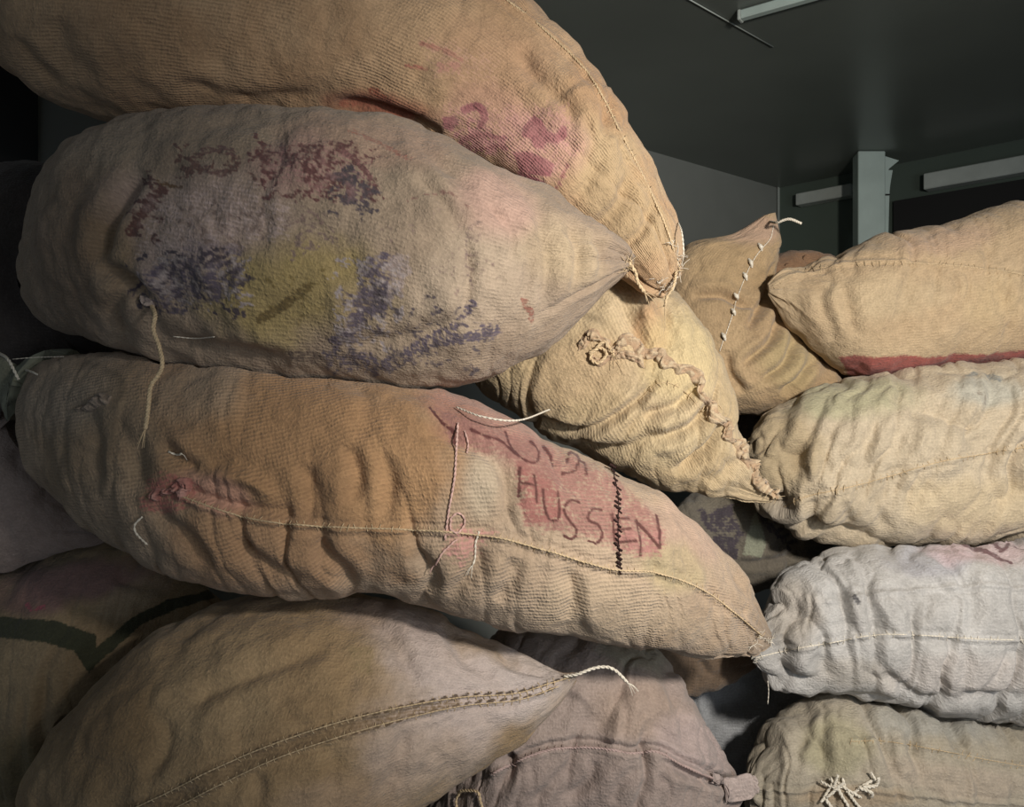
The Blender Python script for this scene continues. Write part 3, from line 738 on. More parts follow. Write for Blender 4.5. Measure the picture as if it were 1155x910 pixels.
# top sack, lying across the pile
PK = (152, 74, 88); PK2 = (196, 124, 128); RD = (150, 72, 62)
s1_seam = [(530, -34), (566, -4), (612, 32), (664, 84), (700, 150), (728, 205), (752, 258), (766, 305)]
R1, r1 = sack('topmost big tan sack with two pink paint blotches, slumping down to a corner tip',
    [(-98, -30, -98, -12, 1.30, .8), (-70, -95, -76, 30, 1.30, .8), (20, -140, 0, 76, 1.28, .8), (150, -160, 72, 117, 1.26, .85),
     (290, -155, 170, 134, 1.25, .85), (430, -110, 300, 136, 1.26, .85), (556, -32, 420, 152, 1.26, .85), (648, 48, 520, 185, 1.25, .85),
     (702, 122, 610, 245, 1.21, .85), (743, 200, 680, 300, 1.23, .75), (766, 268, 722, 326, 1.21, .7), (768, 310, 748, 334, 1.21, .6)],
    nu=420, nv=330, seed=3, weave=1.0, base=(196, 160, 118), base2=(176, 134, 92), stain=.55, puck=.0018, wl=.05, amp_lump=.0045, tipfold=.006,
    seam=s1_seam,
    folds=[([(590, 45), (600, 80), (640, 120), (648, 150)], 9, .006), ([(690, 100), (672, 190), (640, 235)], 8, .006), ([(660, 130), (668, 160), (655, 200)], 6, .006),
           ([(712, 190), (700, 230), (668, 262)], 8, .008), ([(735, 230), (722, 262), (700, 280)], 6, .006), ([(60, 20), (70, 60), (110, 90)], 14, .006),
           ([(200, 90), (280, 112), (370, 108)], 9, .004), ([(375, 118), (440, 128), (500, 150)], 7, .009), ([(20, 40), (40, 70), (70, 100)], 8, .006)],
    tints=[(560, 70, 70, 60, 20, (184, 140, 104), .5), (700, 220, 60, 110, -25, (186, 164, 120), .6), (430, 122, 70, 22, 8, (160, 92, 66), .9),
           (90, 60, 110, 60, 0, (150, 120, 88), .5), (545, 130, 60, 40, 0, (204, 150, 130), .4), (610, 165, 60, 50, 0, (206, 150, 138), .5)],
    marks=[('poly', [(590, 140), (602, 128), (612, 136), (616, 146), (626, 150), (638, 140), (640, 154), (628, 161), (616, 160), (612, 168), (602, 166), (598, 156), (588, 154)], 1.6, PK, 1.0, .06),
           ('poly', [(580, 172), (597, 171), (614, 178), (625, 185), (622, 199), (604, 197), (588, 192)], 1.6, PK, 1.0, .08),
           ('poly', [(584, 192), (600, 196), (616, 204), (612, 218), (596, 208)], 2.0, (156, 78, 92), .95, .2),
           ('line', [(640, 186), (634, 200), (628, 214)], 3.5, (150, 84, 82), .6, .5),
           ('poly', [(500, 132), (512, 130), (518, 140), (510, 148), (502, 142)], 2.0, PK, .8, .3),
           ('line', [(524, 124), (538, 120), (546, 130), (542, 142)], 8, PK, .9, .3),
           ('poly', [(512, 142), (530, 138), (545, 148), (572, 150), (566, 168), (548, 176), (528, 172), (512, 158)], 3.0, PK2, .7, .9),
           ('line', [(520, 160), (540, 152), (570, 156)], 4, PK, .8, .7), ('line', [(530, 172), (552, 166), (572, 166)], 4, PK, .8, .7),
           ('poly', [(505, 122), (640, 118), (655, 170), (630, 205), (560, 180), (505, 165)], 14, (208, 150, 142), .35, .5),
           ('line', [(476, 50), (492, 54), (508, 60), (520, 66)], 5, (176, 106, 88), .7, .5), ('line', [(458, 74), (470, 76), (482, 78)], 4, (176, 106, 88), .6, .6),
           ('poly', [(492, 70), (506, 68), (522, 74), (518, 84), (496, 82)], 3, (190, 118, 106), .6, .5),
           ('line', [(420, 104), (436, 114), (450, 134)], 9, (158, 84, 60), .6, .6), ('line', [(386, 120), (420, 124), (460, 134)], 8, (164, 92, 68), .55, .6),
           ('poly', [(470, 40), (560, 60), (560, 96), (490, 90)], 14, (204, 158, 132), .3, .5)])
seam_part(R1, r1, s1_seam[1:], r=.0024, seed=1, stitch=8)
frayed('loose_fibres', r1, R1, [(758, 275), (764, 290), (768, 303), (762, 315), (750, 325), (744, 318)], 7, .014, mat=M_TWINE, seed=2)
p = [surf(R1, 764, 252, .002), W(769, 262, 1.17), W(771, 285, 1.17), surf(R1, 766, 300, .004)]
twine_part('thread_loop', r1, p, .0012)
twine_part('corner_string', r1, [surf(R1, 762, 305, .002), W(760, 322, 1.17), W(752, 335, 1.175), W(750, 345, 1.18)], .0022, M_JUTE, 4, 5)

# third sack: red patch with handwriting
OR = (172, 128, 82); INK = (88, 34, 36); RP = (158, 108, 98)
s3_seam = [(205, 560), (250, 576), (300, 588), (370, 594), (450, 597), (505, 600), (560, 606), (620, 622), (690, 642), (740, 646), (790, 664), (830, 692), (858, 716)]
def L3(*a): return ('line', list(a), 1.3, INK, 1.0, .3)
R3, r3 = sack('long sack with the handwritten red word on its right half, under the purple-inked one',
    [(22, 436, 26, 452, 1.38, .8), (34, 420, 38, 500, 1.34, .8), (72, 402, 68, 552, 1.27, .85), (150, 398, 130, 606, 1.20, .85), (250, 405, 220, 650, 1.15, .85), (350, 416, 330, 673, 1.13, .85),
     (450, 428, 440, 668, 1.12, .85), (540, 458, 530, 697, 1.12, .85), (640, 506, 620, 714, 1.13, .85), (720, 546, 700, 729, 1.15, .85),
     (785, 588, 765, 738, 1.18, .85), (832, 645, 825, 739, 1.22, .8), (860, 698, 855, 735, 1.26, .7), (870, 714, 868, 728, 1.28, .6)],
    nu=560, nv=380, seed=23, weave=1.0, base=(182, 158, 130), base2=(162, 136, 106), stain=.5, puck=.0034, wl=.05, amp_lump=.0045, tipfold=.005, tilt=.15, weft_rot=-.35,
    seam=s3_seam,
    folds=[([(392, 500), (402, 530), (398, 570)], 9, .006), ([(430, 505), (440, 545), (432, 590)], 9, .004), ([(340, 520), (352, 560), (345, 590)], 10, .005), ([(200, 548), (270, 572), (330, 578)], 6, .005),
           ([(232, 536), (275, 540), (310, 560)], 8, -.006), ([(480, 480), (560, 520), (575, 570), (560, 600)], 9, .006), ([(545, 620), (530, 650), (505, 670)], 9, .006), ([(580, 628), (575, 660), (560, 680)], 9, .006),
           ([(470, 620), (490, 650), (480, 668)], 8, .005), ([(640, 640), (648, 670), (640, 700)], 9, .005), ([(260, 610), (300, 640), (340, 655)], 10, .006), ([(355, 610), (385, 640), (400, 662)], 9, .006),
           ([(130, 470), (150, 520), (160, 560)], 12, .006), ([(90, 450), (110, 500), (100, 560)], 12, .005), ([(180, 500), (205, 520), (222, 530)], 8, .007), ([(170, 575), (215, 610), (240, 640)], 9, .006),
           ([(700, 560), (720, 590), (735, 620)], 8, .003), ([(610, 520), (660, 560), (690, 580)], 8, .003)],
    tints=[(300, 520, 260, 150, 3, (166, 130, 92), .85), (340, 520, 200, 110, 5, OR, .8), (300, 620, 150, 60, 5, (178, 136, 96), .7), (440, 560, 50, 60, 0, (196, 150, 100), .6), (120, 500, 80, 90, 0, (148, 128, 100), .7),
           (70, 450, 60, 40, 0, (150, 136, 118), .6), (560, 480, 90, 40, 30, (176, 116, 108), .6), (545, 545, 26, 50, 10, (200, 186, 158), .5), (240, 555, 60, 26, 15, (206, 150, 128), .7),
           (700, 690, 120, 40, 10, (186, 164, 132), .5), (770, 600, 60, 40, 40, (190, 156, 134), .6), (760, 640, 50, 30, 20, (176, 164, 112), .5)],
    marks=[('poly', [(492, 462), (560, 480), (630, 505), (700, 545), (740, 585), (748, 622), (700, 625), (660, 606), (620, 600), (592, 592), (585, 560), (582, 520), (540, 505), (510, 498)], 8, RP, .62, .35),
           ('poly', [(585, 525), (625, 545), (640, 580), (610, 592), (590, 585)], 7, (164, 94, 88), .5, .4),
           ('poly', [(505, 590), (560, 600), (545, 625), (520, 640), (500, 625)], 7, (200, 140, 130), .5, .6),
           ('poly', [(695, 600), (745, 600), (744, 628), (705, 625)], 6, (172, 112, 106), .55, .4),
           # upper row
           L3((484, 462), (500, 478), (512, 486), (514, 500)), L3((530, 486), (548, 494), (566, 500), (580, 512)), L3((570, 488), (576, 504), (588, 518), (604, 522), (608, 508), (598, 498)),
           L3((614, 502), (622, 512), (626, 524)), L3((636, 532), (648, 530), (652, 518), (642, 512), (640, 520)), L3((660, 536), (658, 524), (654, 522)),
           # H U S S E N
           ('line', [(586, 528), (586, 560)], 1.5, INK, 1.0, .25), ('line', [(588, 544), (602, 548)], 1.5, INK, 1.0, .25), ('line', [(602, 536), (605, 566)], 1.5, INK, 1.0, .25),
           L3((612, 552), (614, 572), (620, 586), (630, 584), (630, 566), (629, 554)),
           L3((654, 566), (644, 564), (636, 574), (642, 586), (650, 598), (646, 608), (636, 604)),
           L3((680, 574), (668, 574), (662, 586), (674, 592), (680, 602), (674, 612), (664, 610)),
           ('line', [(690, 580), (694, 614)], 1.5, INK, 1.0, .25), ('line', [(692, 586), (710, 584)], 1.5, INK, 1.0, .25), ('line', [(693, 598), (710, 596)], 1.5, INK, 1.0, .25), ('line', [(694, 612), (714, 610)], 1.5, INK, 1.0, .25),
           ('line', [(719, 586), (720, 626)], 1.5, INK, 1.0, .25), ('line', [(719, 588), (741, 618)], 1.5, INK, 1.0, .25), ('line', [(738, 582), (742, 618)], 1.5, INK, 1.0, .25),
           ('poly', [(470, 425), (520, 432), (500, 445)], 5, (190, 120, 90), .5, .5),
           ('poly', [(160, 545), (190, 530), (225, 545), (220, 570), (180, 582), (160, 570)], 6, (190, 110, 98), .5, .5)])
seam_part(R3, r3, s3_seam, r=.0019, seed=3, stitch=7)
m_ = [surf(R3, x, y, .003) for x, y in [(516, 478), (514, 510), (512, 540), (506, 575), (502, 608)]]
twine_part('white_stitch_line', r3, m_, .0015, M_PINK)
twine_part('white_stitch_line', r3, surf_line(R3, [(524, 486), (528, 500), (526, 512)], 5, .002), .0012, M_PINK)
twine_part('tied_thread_ends', r3, surf_line(R3, [(540, 600), (536, 612), (534, 630), (532, 636)], 4, .002), .0014, M_TWINE, 3, 3, .008)
twine_part('tied_thread_ends', r3, surf_line(R3, [(515, 608), (500, 622), (492, 636)], 4, .002), .0013, M_PINK, 3, 4, .008)
twine_part('stitch_loop', r3, surf_line(R3, [(508, 584), (516, 578), (524, 586), (518, 600), (508, 598), (508, 584)], 3, .002), .0013, M_PINK)
m = MB(); rs = random.Random(5); m.tube(surf_line(R3, [(690, 526), (697, 560), (697, 600), (700, 645)], 5, .0005), .0007, 5)
for (x, y) in resample(crom([(690, 526), (697, 560), (697, 600), (700, 645)]), 24):
    x += rs.uniform(-2, 2); a = surf(R3, x - rs.uniform(1, 4), y - 2, .001); b = surf(R3, x + rs.uniform(1, 4), y + 2, .001)
    m.tube([a, (a + b) / 2 + np.array([0, -.001, 0]), b], rs.uniform(.0009, .0020), 5, wob=.4)
m.build('black_stitch_line', M_BLACKT, r3)
tuft('gathered_knot', r3, R3, [(168, 560), (182, 556), (196, 552), (210, 546), (200, 562)], 9, .009, 8, (206, 150, 136), (176, 104, 92), 6)
tuft('rolled_mouth', r3, R3, [(84, 462), (98, 460), (112, 452), (126, 446)], 7, .008, 9, (176, 156, 136), (140, 122, 104), 5)
twine_part('loose_thread', r3, [surf(R3, 162, 582, .002), W(152, 592, 1.03), W(154, 602, 1.03), surf(R3, 168, 612, .004)], .0013)
twine_part('loose_thread', r3, surf_line(R3, [(190, 510), (198, 513), (206, 511)], 4, .002), .0014, M_TWINE, 2, 2, .006)
frayed('loose_fibres', r3, R3, [(856, 716), (864, 720), (868, 722), (850, 726)], 8, .010, mat=M_TWINE, seed=6)
Re = ear(R3, r3, [(-12, 402, -12, 428, 1.30, .5), (6, 404, 0, 442, 1.30, .5), (30, 416, 24, 452, 1.30, .5), (60, 424, 44, 470, 1.30, .5), (74, 430, 60, 474, 1.29, .5)], base=(150, 156, 134), base2=(120, 120, 96), seed=31)
twine_part('ear_tie', r3, [surf(Re, -6, 398, .003), W(8, 404, 1.21), W(16, 418, 1.21), W(21, 428, 1.215)], .0022)
twine_part('ear_tie', r3, [surf(Re, 24, 418, .003), W(38, 420, 1.20), W(54, 430, 1.19)], .0017)
twine_part('loose_thread', r3, [W(14, 405, 1.22), W(40, 403, 1.22), W(72, 402, 1.20)], .0006)
twine_part('loose_thread', r3, [surf(R3, 514, 462, .004), W(545, 470, 1.02), W(585, 474, 1.04), W(620, 462, 1.17)], .0013)

# small sack tucked behind, between the two
s4_seam = [(655, 378), (690, 388), (720, 392), (760, 412), (790, 440), (812, 470), (836, 515), (868, 558)]
R4, r4 = sack('squat sack wedged behind the two big front sacks, with a puckered rough seam',
    [(560, 330, 540, 352, 1.42, .8), (610, 296, 530, 410, 1.41, .8), (680, 290, 560, 452, 1.39, .8), (742, 316, 622, 493, 1.37, .8), (788, 360, 682, 524, 1.35, .8),
     (818, 422, 740, 549, 1.33, .8), (836, 486, 795, 559, 1.31, .75), (850, 528, 836, 562, 1.30, .6), (876, 556, 870, 566, 1.29, .5)],
    nu=340, nv=280, seed=37, weave=0.65, base=(194, 172, 132), base2=(178, 152, 104), stain=.4, puck=.005, wl=.045, tilt=.2, amp_lump=.005, tipfold=.006, weft_rot=.5,
    folds=[([(700, 335), (715, 370), (730, 400)], 9, .008), ([(745, 340), (755, 375), (752, 400)], 9, .006), ([(725, 470), (765, 455), (790, 430)], 6, .010), ([(735, 500), (780, 480), (805, 450)], 6, .012),
           ([(760, 535), (795, 512), (818, 478)], 6, .013), ([(600, 470), (655, 486), (705, 462), (745, 425)], 5, .011), ([(640, 500), (700, 508), (750, 485)], 7, .007), ([(800, 548), (822, 530), (838, 515)], 6, .005)],
    tints=[(650, 420, 80, 50, -20, (190, 160, 118), .5), (735, 370, 22, 40, 10, (190, 140, 92), .6), (770, 400, 50, 60, 0, (206, 186, 128), .5), (760, 500, 80, 40, -10, (202, 184, 142), .5)])
tuft('gathered_seam', r4, R4, [(650, 394), (662, 378), (676, 384), (690, 394), (706, 384), (722, 392), (744, 400), (766, 414), (786, 432), (802, 456), (816, 478), (830, 500), (842, 522), (858, 545), (876, 564)], 20, .0100, 12, (204, 182, 144), (176, 144, 110), 8)
tuft('gathered_patch', r4, R4, [(664, 398), (676, 404), (690, 408), (706, 404), (728, 412)], 8, .0085, 17, (204, 180, 142), (174, 142, 110), 6)
twine_part('rope_knot', r4, surf_line(R4, [(664, 398), (676, 392), (684, 400), (674, 410), (666, 402), (680, 386), (692, 398)], 3, .008), .0026, M_JUTE, 3, 3)
frayed('loose_fibres', r4, R4, [(836, 505), (846, 525), (858, 542), (868, 555), (872, 562), (806, 455)], 6, .012, seed=14)
seam_part(R4, r4, [(720, 452), (745, 432), (770, 440), (798, 470)], 'stitching', .0010, M_JUTE, 9, 4)

# sack behind it with its corner pulled up and white stitches
R5, r5 = sack('sack with its corner pulled up to a peak, stitched in white, below the grey wall',
    [(874, 240, 862, 243, 1.68, .5), (878, 268, 826, 262, 1.70, .5), (876, 300, 770, 278, 1.72, .6), (880, 345, 750, 322, 1.72, .65), (905, 383, 752, 385, 1.72, .7),
     (938, 414, 775, 440, 1.72, .7), (948, 436, 815, 464, 1.72, .65), (925, 455, 870, 470, 1.72, .5)],
    nu=260, nv=220, seed=41, weave=0.4, base=(190, 160, 116), base2=(168, 138, 98), stain=.4, puck=.0035, wl=.05, tilt=.7, amp_lump=.004, tipfold=.004, weft_rot=.3,
    folds=[([(780, 334), (815, 332), (838, 342), (860, 345)], 5, .012), ([(872, 295), (868, 330), (850, 360), (842, 372)], 5, .014), ([(880, 352), (872, 380), (848, 402), (836, 410)], 5, .014), ([(898, 380), (885, 410), (858, 430)], 5, .013), ([(920, 402), (900, 432), (880, 445)], 5, .012), ([(820, 395), (822, 420), (840, 445)], 6, .010)],
    tints=[(850, 262, 40, 20, 0, (196, 160, 140), .6), (830, 300, 60, 40, 0, (176, 146, 100), .5), (890, 410, 50, 40, 30, (180, 164, 110), .5)])
for k, ((x, y), L_) in enumerate(zip([(857, 279), (846, 297), (840, 312), (830, 334), (827, 352), (816, 380)], [6, 7, 6, 5, 5, 6])):
    a = surf(R5, x - 2, y - L_ * .7, .001); b = surf(R5, x + 2, y + L_ * .7, .001); c_ = (a + b) / 2 + np.array([0, -.006, 0])
    m = MB(); m.tube([a, c_, b], [.0022, .0042, .0020], 7, wob=.5, seed=k); m.build('stitch', M_TWINE, r5)
twine_part('stitch_thread', r5, surf_line(R5, [(872, 254), (868, 270), (856, 284), (846, 300), (838, 318), (830, 340), (826, 356), (816, 384), (812, 396)], 6, .0015), .0009)
twine_part('corner_string', r5, [surf(R5, 868, 250, .003), W(876, 251, 1.62), W(890, 247, 1.60), W(904, 252, 1.59)], .0026, M_TWINE, 0, 3, .01, 3)

R16, r16 = sack('brown sack far back against the corner, only its top showing',
    [(850, 312, 850, 335, 1.95, .7), (874, 288, 870, 400, 1.98, .7), (905, 284, 900, 430, 2.0, .7), (960, 296, 950, 440, 2.0, .7), (1030, 310, 1030, 440, 2.0, .7), (1075, 350, 1075, 390, 2.0, .6)],
    nu=110, nv=100, seed=43, base=(170, 128, 92), base2=(140, 100, 72), stain=.5)
frayed('loose_fibres', r16, R16, [(884, 300), (905, 292)], 3, .01, mat=M_BLACKT, seed=5)

# right-hand stack, top to bottom
s6_seam = [(872, 322), (900, 308), (960, 298), (1030, 297), (1100, 302), (1170, 312), (1240, 322)]
R6, r6 = sack('top sack of the right-hand stack, with a red stripe along its underside',
    [(866, 320, 867, 332, 1.60, .5), (884, 306, 884, 354, 1.61, .7), (930, 291, 918, 396, 1.62, .8), (1000, 264, 962, 424, 1.63, .8), (1080, 244, 1060, 420, 1.63, .8), (1150, 226, 1150, 408, 1.63, .8),
     (1230, 236, 1230, 408, 1.62, .8), (1300, 272, 1300, 395, 1.60, .8), (1332, 322, 1332, 342, 1.60, .6)],
    nu=300, nv=240, seed=47, weave=0.35, base=(196, 170, 130), base2=(182, 152, 112), stain=.4, puck=.004, wl=.055, stretch=3.5, amp_lump=.004, tipfold=.004, seamr=.0022,
    seam=s6_seam, folds=[([(925, 320), (930, 350), (945, 385)], 8, .004), ([(950, 318), (955, 345), (965, 380)], 8, .005), ([(1020, 312), (1015, 350), (1025, 385)], 9, .003), ([(1120, 318), (1135, 350), (1140, 385)], 9, .004)],
    tints=[(1060, 270, 90, 28, -10, (198, 160, 132), .5), (1000, 330, 90, 40, 0, (200, 180, 140), .4), (1120, 340, 50, 40, 0, (202, 176, 128), .5)],
    marks=[('poly', [(945, 402), (1000, 401), (1060, 403), (1110, 400), (1165, 394), (1240, 392), (1240, 416), (1160, 414), (1060, 426), (960, 432)], 3.0, (164, 66, 62), .95, .15),
           ('line', [(1050, 408), (1090, 408), (1130, 402)], 4, (120, 46, 46), .5, .8)])
seam_part(R6, r6, s6_seam, r=.0014, seed=6, stitch=8)

s7_seam = [(884, 572), (910, 560), (960, 549), (1010, 535), (1060, 521), (1110, 512), (1170, 503), (1240, 500)]
R7, r7 = sack('wrinkled cream sack second from the top of the right-hand stack, its end rounded and greenish',
    [(843, 508, 844, 522, 1.56, .7), (852, 484, 856, 556, 1.56, .75), (882, 456, 884, 588, 1.57, .8), (945, 429, 940, 612, 1.57, .8), (1040, 417, 1040, 618, 1.57, .8), (1150, 405, 1150, 612, 1.57, .8),
     (1250, 412, 1250, 612, 1.57, .8), (1322, 452, 1322, 590, 1.56, .8), (1350, 512, 1350, 530, 1.55, .6)],
    nu=320, nv=260, seed=53, weave=0.35, base=(200, 184, 154), base2=(180, 162, 130), stain=.35, puck=.0120, wl=.052, stretch=2.8, tilt=-.35, amp_lump=.004, tipfold=.005,
    seam=s7_seam, folds=[([(900, 555), (900, 510), (920, 470)], 7, .006), ([(935, 545), (932, 500), (960, 455)], 7, .006), ([(975, 535), (980, 495), (1005, 455)], 7, .006), ([(925, 600), (918, 575), (922, 562)], 6, .005), ([(960, 595), (952, 570), (955, 560)], 6, .005), ([(1000, 600), (990, 570), (1000, 545)], 7, .005)],
    tints=[(880, 510, 50, 70, 0, (172, 150, 108), .7), (960, 445, 90, 28, -5, (168, 168, 128), .7), (880, 580, 40, 20, 0, (176, 170, 160), .5), (1110, 440, 50, 24, 0, (180, 186, 176), .6), (1100, 570, 100, 30, 0, (206, 184, 140), .5)],
    marks=[('line', [(1090, 425), (1110, 420), (1130, 426)], 4, (130, 136, 134), .5, .9), ('line', [(1100, 445), (1112, 450), (1108, 462)], 3, (150, 140, 124), .5, .9)])
seam_part(R7, r7, s7_seam, r=.0016, seed=7, stitch=7)

s8_seam = [(852, 742), (880, 735), (930, 726), (990, 716), (1050, 717), (1110, 721), (1170, 722), (1240, 724)]
R8, r8 = sack('pale bluish-grey sack third down in the right-hand stack',
    [(848, 736, 850, 748, 1.44, .5), (862, 688, 866, 768, 1.46, .7), (890, 650, 908, 778, 1.48, .8), (950, 621, 975, 791, 1.49, .8), (1050, 611, 1060, 804, 1.49, .8), (1150, 609, 1150, 813, 1.49, .8),
     (1240, 620, 1240, 815, 1.49, .8), (1305, 660, 1305, 800, 1.48, .8), (1332, 722, 1332, 740, 1.48, .6)],
    nu=320, nv=260, seed=59, weave=0.3, base=(194, 194, 191), base2=(170, 168, 163), stain=.4, puck=.0095, wl=.055, stretch=3.0, tilt=-.1, amp_lump=.004, tipfold=.004,
    seam=s8_seam, seams=[[(930, 680), (980, 672), (1040, 664), (1100, 662), (1170, 664)]],
    folds=[([(904, 725), (900, 690), (910, 660)], 7, .006), ([(985, 735), (1005, 765), (1040, 785), (1100, 783), (1160, 785)], 6, .006), ([(1020, 655), (1030, 690), (1022, 712)], 8, .005), ([(1090, 640), (1096, 680), (1092, 715)], 8, .005), ([(1085, 725), (1088, 750), (1080, 775)], 7, .005), ([(920, 735), (925, 750), (940, 768)], 7, .004)],
    tints=[(890, 700, 40, 40, 0, (176, 166, 150), .7), (1040, 630, 60, 24, 0, (150, 152, 168), .5), (1110, 620, 70, 20, 5, (206, 176, 180), .7), (1090, 760, 110, 30, 0, (196, 186, 178), .5), (960, 760, 60, 22, 0, (184, 172, 152), .4)],
    marks=[('line', [(1086, 614), (1104, 616), (1124, 624), (1142, 632)], 3, (110, 70, 74), .7, .5), ('line', [(1122, 612), (1130, 618), (1138, 614)], 3, (110, 70, 74), .7, .5), ('line', [(1145, 616), (1165, 622)], 3, (110, 70, 74), .7, .5),
           ('line', [(962, 674), (966, 680)], 4, (80, 80, 84), .6, .5)])
seam_part(R8, r8, s8_seam, r=.0018, seed=8, stitch=7, mat=M_TWINE)
frayed('loose_fibres', r8, R8, [(856, 744), (852, 740)], 5, .008, mat=M_TWINE, seed=7)
twine_part('loose_thread', r8, [W(866, 768, 1.40), W(867, 780, 1.40), W(866, 794, 1.40)], .0007)

s9_seam = [(960, 836), (1000, 836), (1060, 846), (1110, 856), (1170, 866), (1240, 872)]
R9, r9 = sack('greyish sack at the bottom of the right-hand stack, with a frayed twine bow on it',
    [(846, 880, 846, 896, 1.46, .7), (856, 846, 856, 930, 1.48, .75), (895, 800, 900, 955, 1.5, .8), (960, 783, 960, 966, 1.5, .8), (1060, 794, 1060, 966, 1.5, .8), (1150, 812, 1150, 966, 1.5, .8),
     (1250, 824, 1250, 966, 1.5, .8), (1312, 860, 1312, 950, 1.48, .8), (1332, 900, 1332, 915, 1.48, .6)],
    nu=280, nv=230, seed=61, weave=0.3, base=(182, 172, 150), base2=(158, 148, 124), stain=.5, puck=.0080, wl=.05, stretch=3.0, amp_lump=.005, tipfold=.005,
    seam=s9_seam, seams=[[(855, 890), (910, 893), (980, 892), (1060, 900), (1160, 908)]], folds=[([(903, 870), (900, 845), (910, 820)], 7, .006), ([(930, 860), (925, 835), (935, 812)], 7, .005), ([(970, 832), (975, 850), (968, 878)], 7, .004)],
    tints=[(940, 840, 40, 40, 0, (172, 166, 124), .6), (1060, 820, 90, 20, 8, (160, 166, 164), .5), (1080, 880, 90, 24, 5, (190, 170, 148), .5), (960, 900, 90, 14, 0, (176, 150, 116), .6)])
seam_part(R9, r9, s9_seam, r=.0013, seed=9, stitch=8)
m = MB()
for k, q in enumerate([[(936, 893), (948, 886), (958, 892), (970, 897)], [(940, 876), (946, 888), (950, 898)], [(930, 880), (944, 884), (952, 880), (948, 890), (934, 896)], [(958, 897), (970, 888), (984, 877)],
                       [(933, 900), (938, 912), (944, 918)], [(946, 872), (944, 884)], [(955, 892), (966, 906), (976, 915)], [(968, 890), (978, 892), (982, 896)], [(984, 876), (986, 868)], [(944, 880), (952, 888), (950, 876)], [(972, 884), (982, 882), (990, 874)], [(938, 888), (930, 900), (924, 902)], [(950, 898), (956, 908), (950, 916)]]):
    m.twine([surf(R9, x, y, .006 + .004 * (k % 3)) for x, y in q], [.0026, .0032, .0024][k % 3], 2, .012, k)
m.build('frayed_twine_bow', M_TWINE, r9)

# sacks glimpsed in the gaps
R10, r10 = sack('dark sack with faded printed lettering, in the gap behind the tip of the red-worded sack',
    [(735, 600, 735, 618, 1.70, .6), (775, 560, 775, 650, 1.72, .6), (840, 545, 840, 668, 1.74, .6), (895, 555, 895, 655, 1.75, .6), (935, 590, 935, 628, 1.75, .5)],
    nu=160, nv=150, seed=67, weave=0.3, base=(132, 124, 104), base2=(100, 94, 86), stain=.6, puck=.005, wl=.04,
    folds=[([(830, 636), (860, 634), (895, 626)], 4, .006)],
    marks=[('poly', [(838, 626), (846, 588), (852, 578), (858, 592), (864, 612), (858, 628)], 2, (150, 156, 132), .8, .2)] +
          [('line', [(860 + 7 * k, 585 + 7 * k), (868 + 7 * k, 582 + 7 * k)], 3, (66, 60, 68), .8, .4) for k in range(5)] +
          [('line', [(856 + 7 * k, 578 + 7 * k), (862 + 7 * k, 592 + 7 * k)], 2.5, (66, 60, 68), .8, .4) for k in range(5)] +
          [('poly', [(790, 575), (825, 572), (838, 600), (832, 630), (812, 625), (800, 600)], 4, (66, 58, 70), .7, .7)])
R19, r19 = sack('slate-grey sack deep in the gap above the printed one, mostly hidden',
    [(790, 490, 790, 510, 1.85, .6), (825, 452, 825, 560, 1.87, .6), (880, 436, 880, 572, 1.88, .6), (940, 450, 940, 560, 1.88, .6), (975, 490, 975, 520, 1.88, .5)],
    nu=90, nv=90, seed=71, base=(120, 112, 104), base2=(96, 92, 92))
R11, r11 = sack('blue-grey smooth sack in the dark gap at the foot of the right-hand stack',
    [(760, 800, 760, 830, 1.75, .6), (795, 750, 795, 870, 1.78, .6), (860, 738, 860, 878, 1.8, .6), (930, 750, 930, 878, 1.8, .6), (985, 800, 985, 860, 1.8, .5)],
    nu=120, nv=120, seed=73, base=(168, 174, 180), base2=(148, 154, 160), stain=.4)
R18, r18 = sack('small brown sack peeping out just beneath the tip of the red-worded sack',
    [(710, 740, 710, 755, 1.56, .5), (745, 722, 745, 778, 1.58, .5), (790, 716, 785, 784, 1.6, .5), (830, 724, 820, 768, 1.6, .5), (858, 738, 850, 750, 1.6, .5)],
    nu=110, nv=110, seed=79, base=(120, 98, 76), base2=(96, 78, 60), folds=[([(790, 745), (795, 752), (798, 762)], 4, .006)])

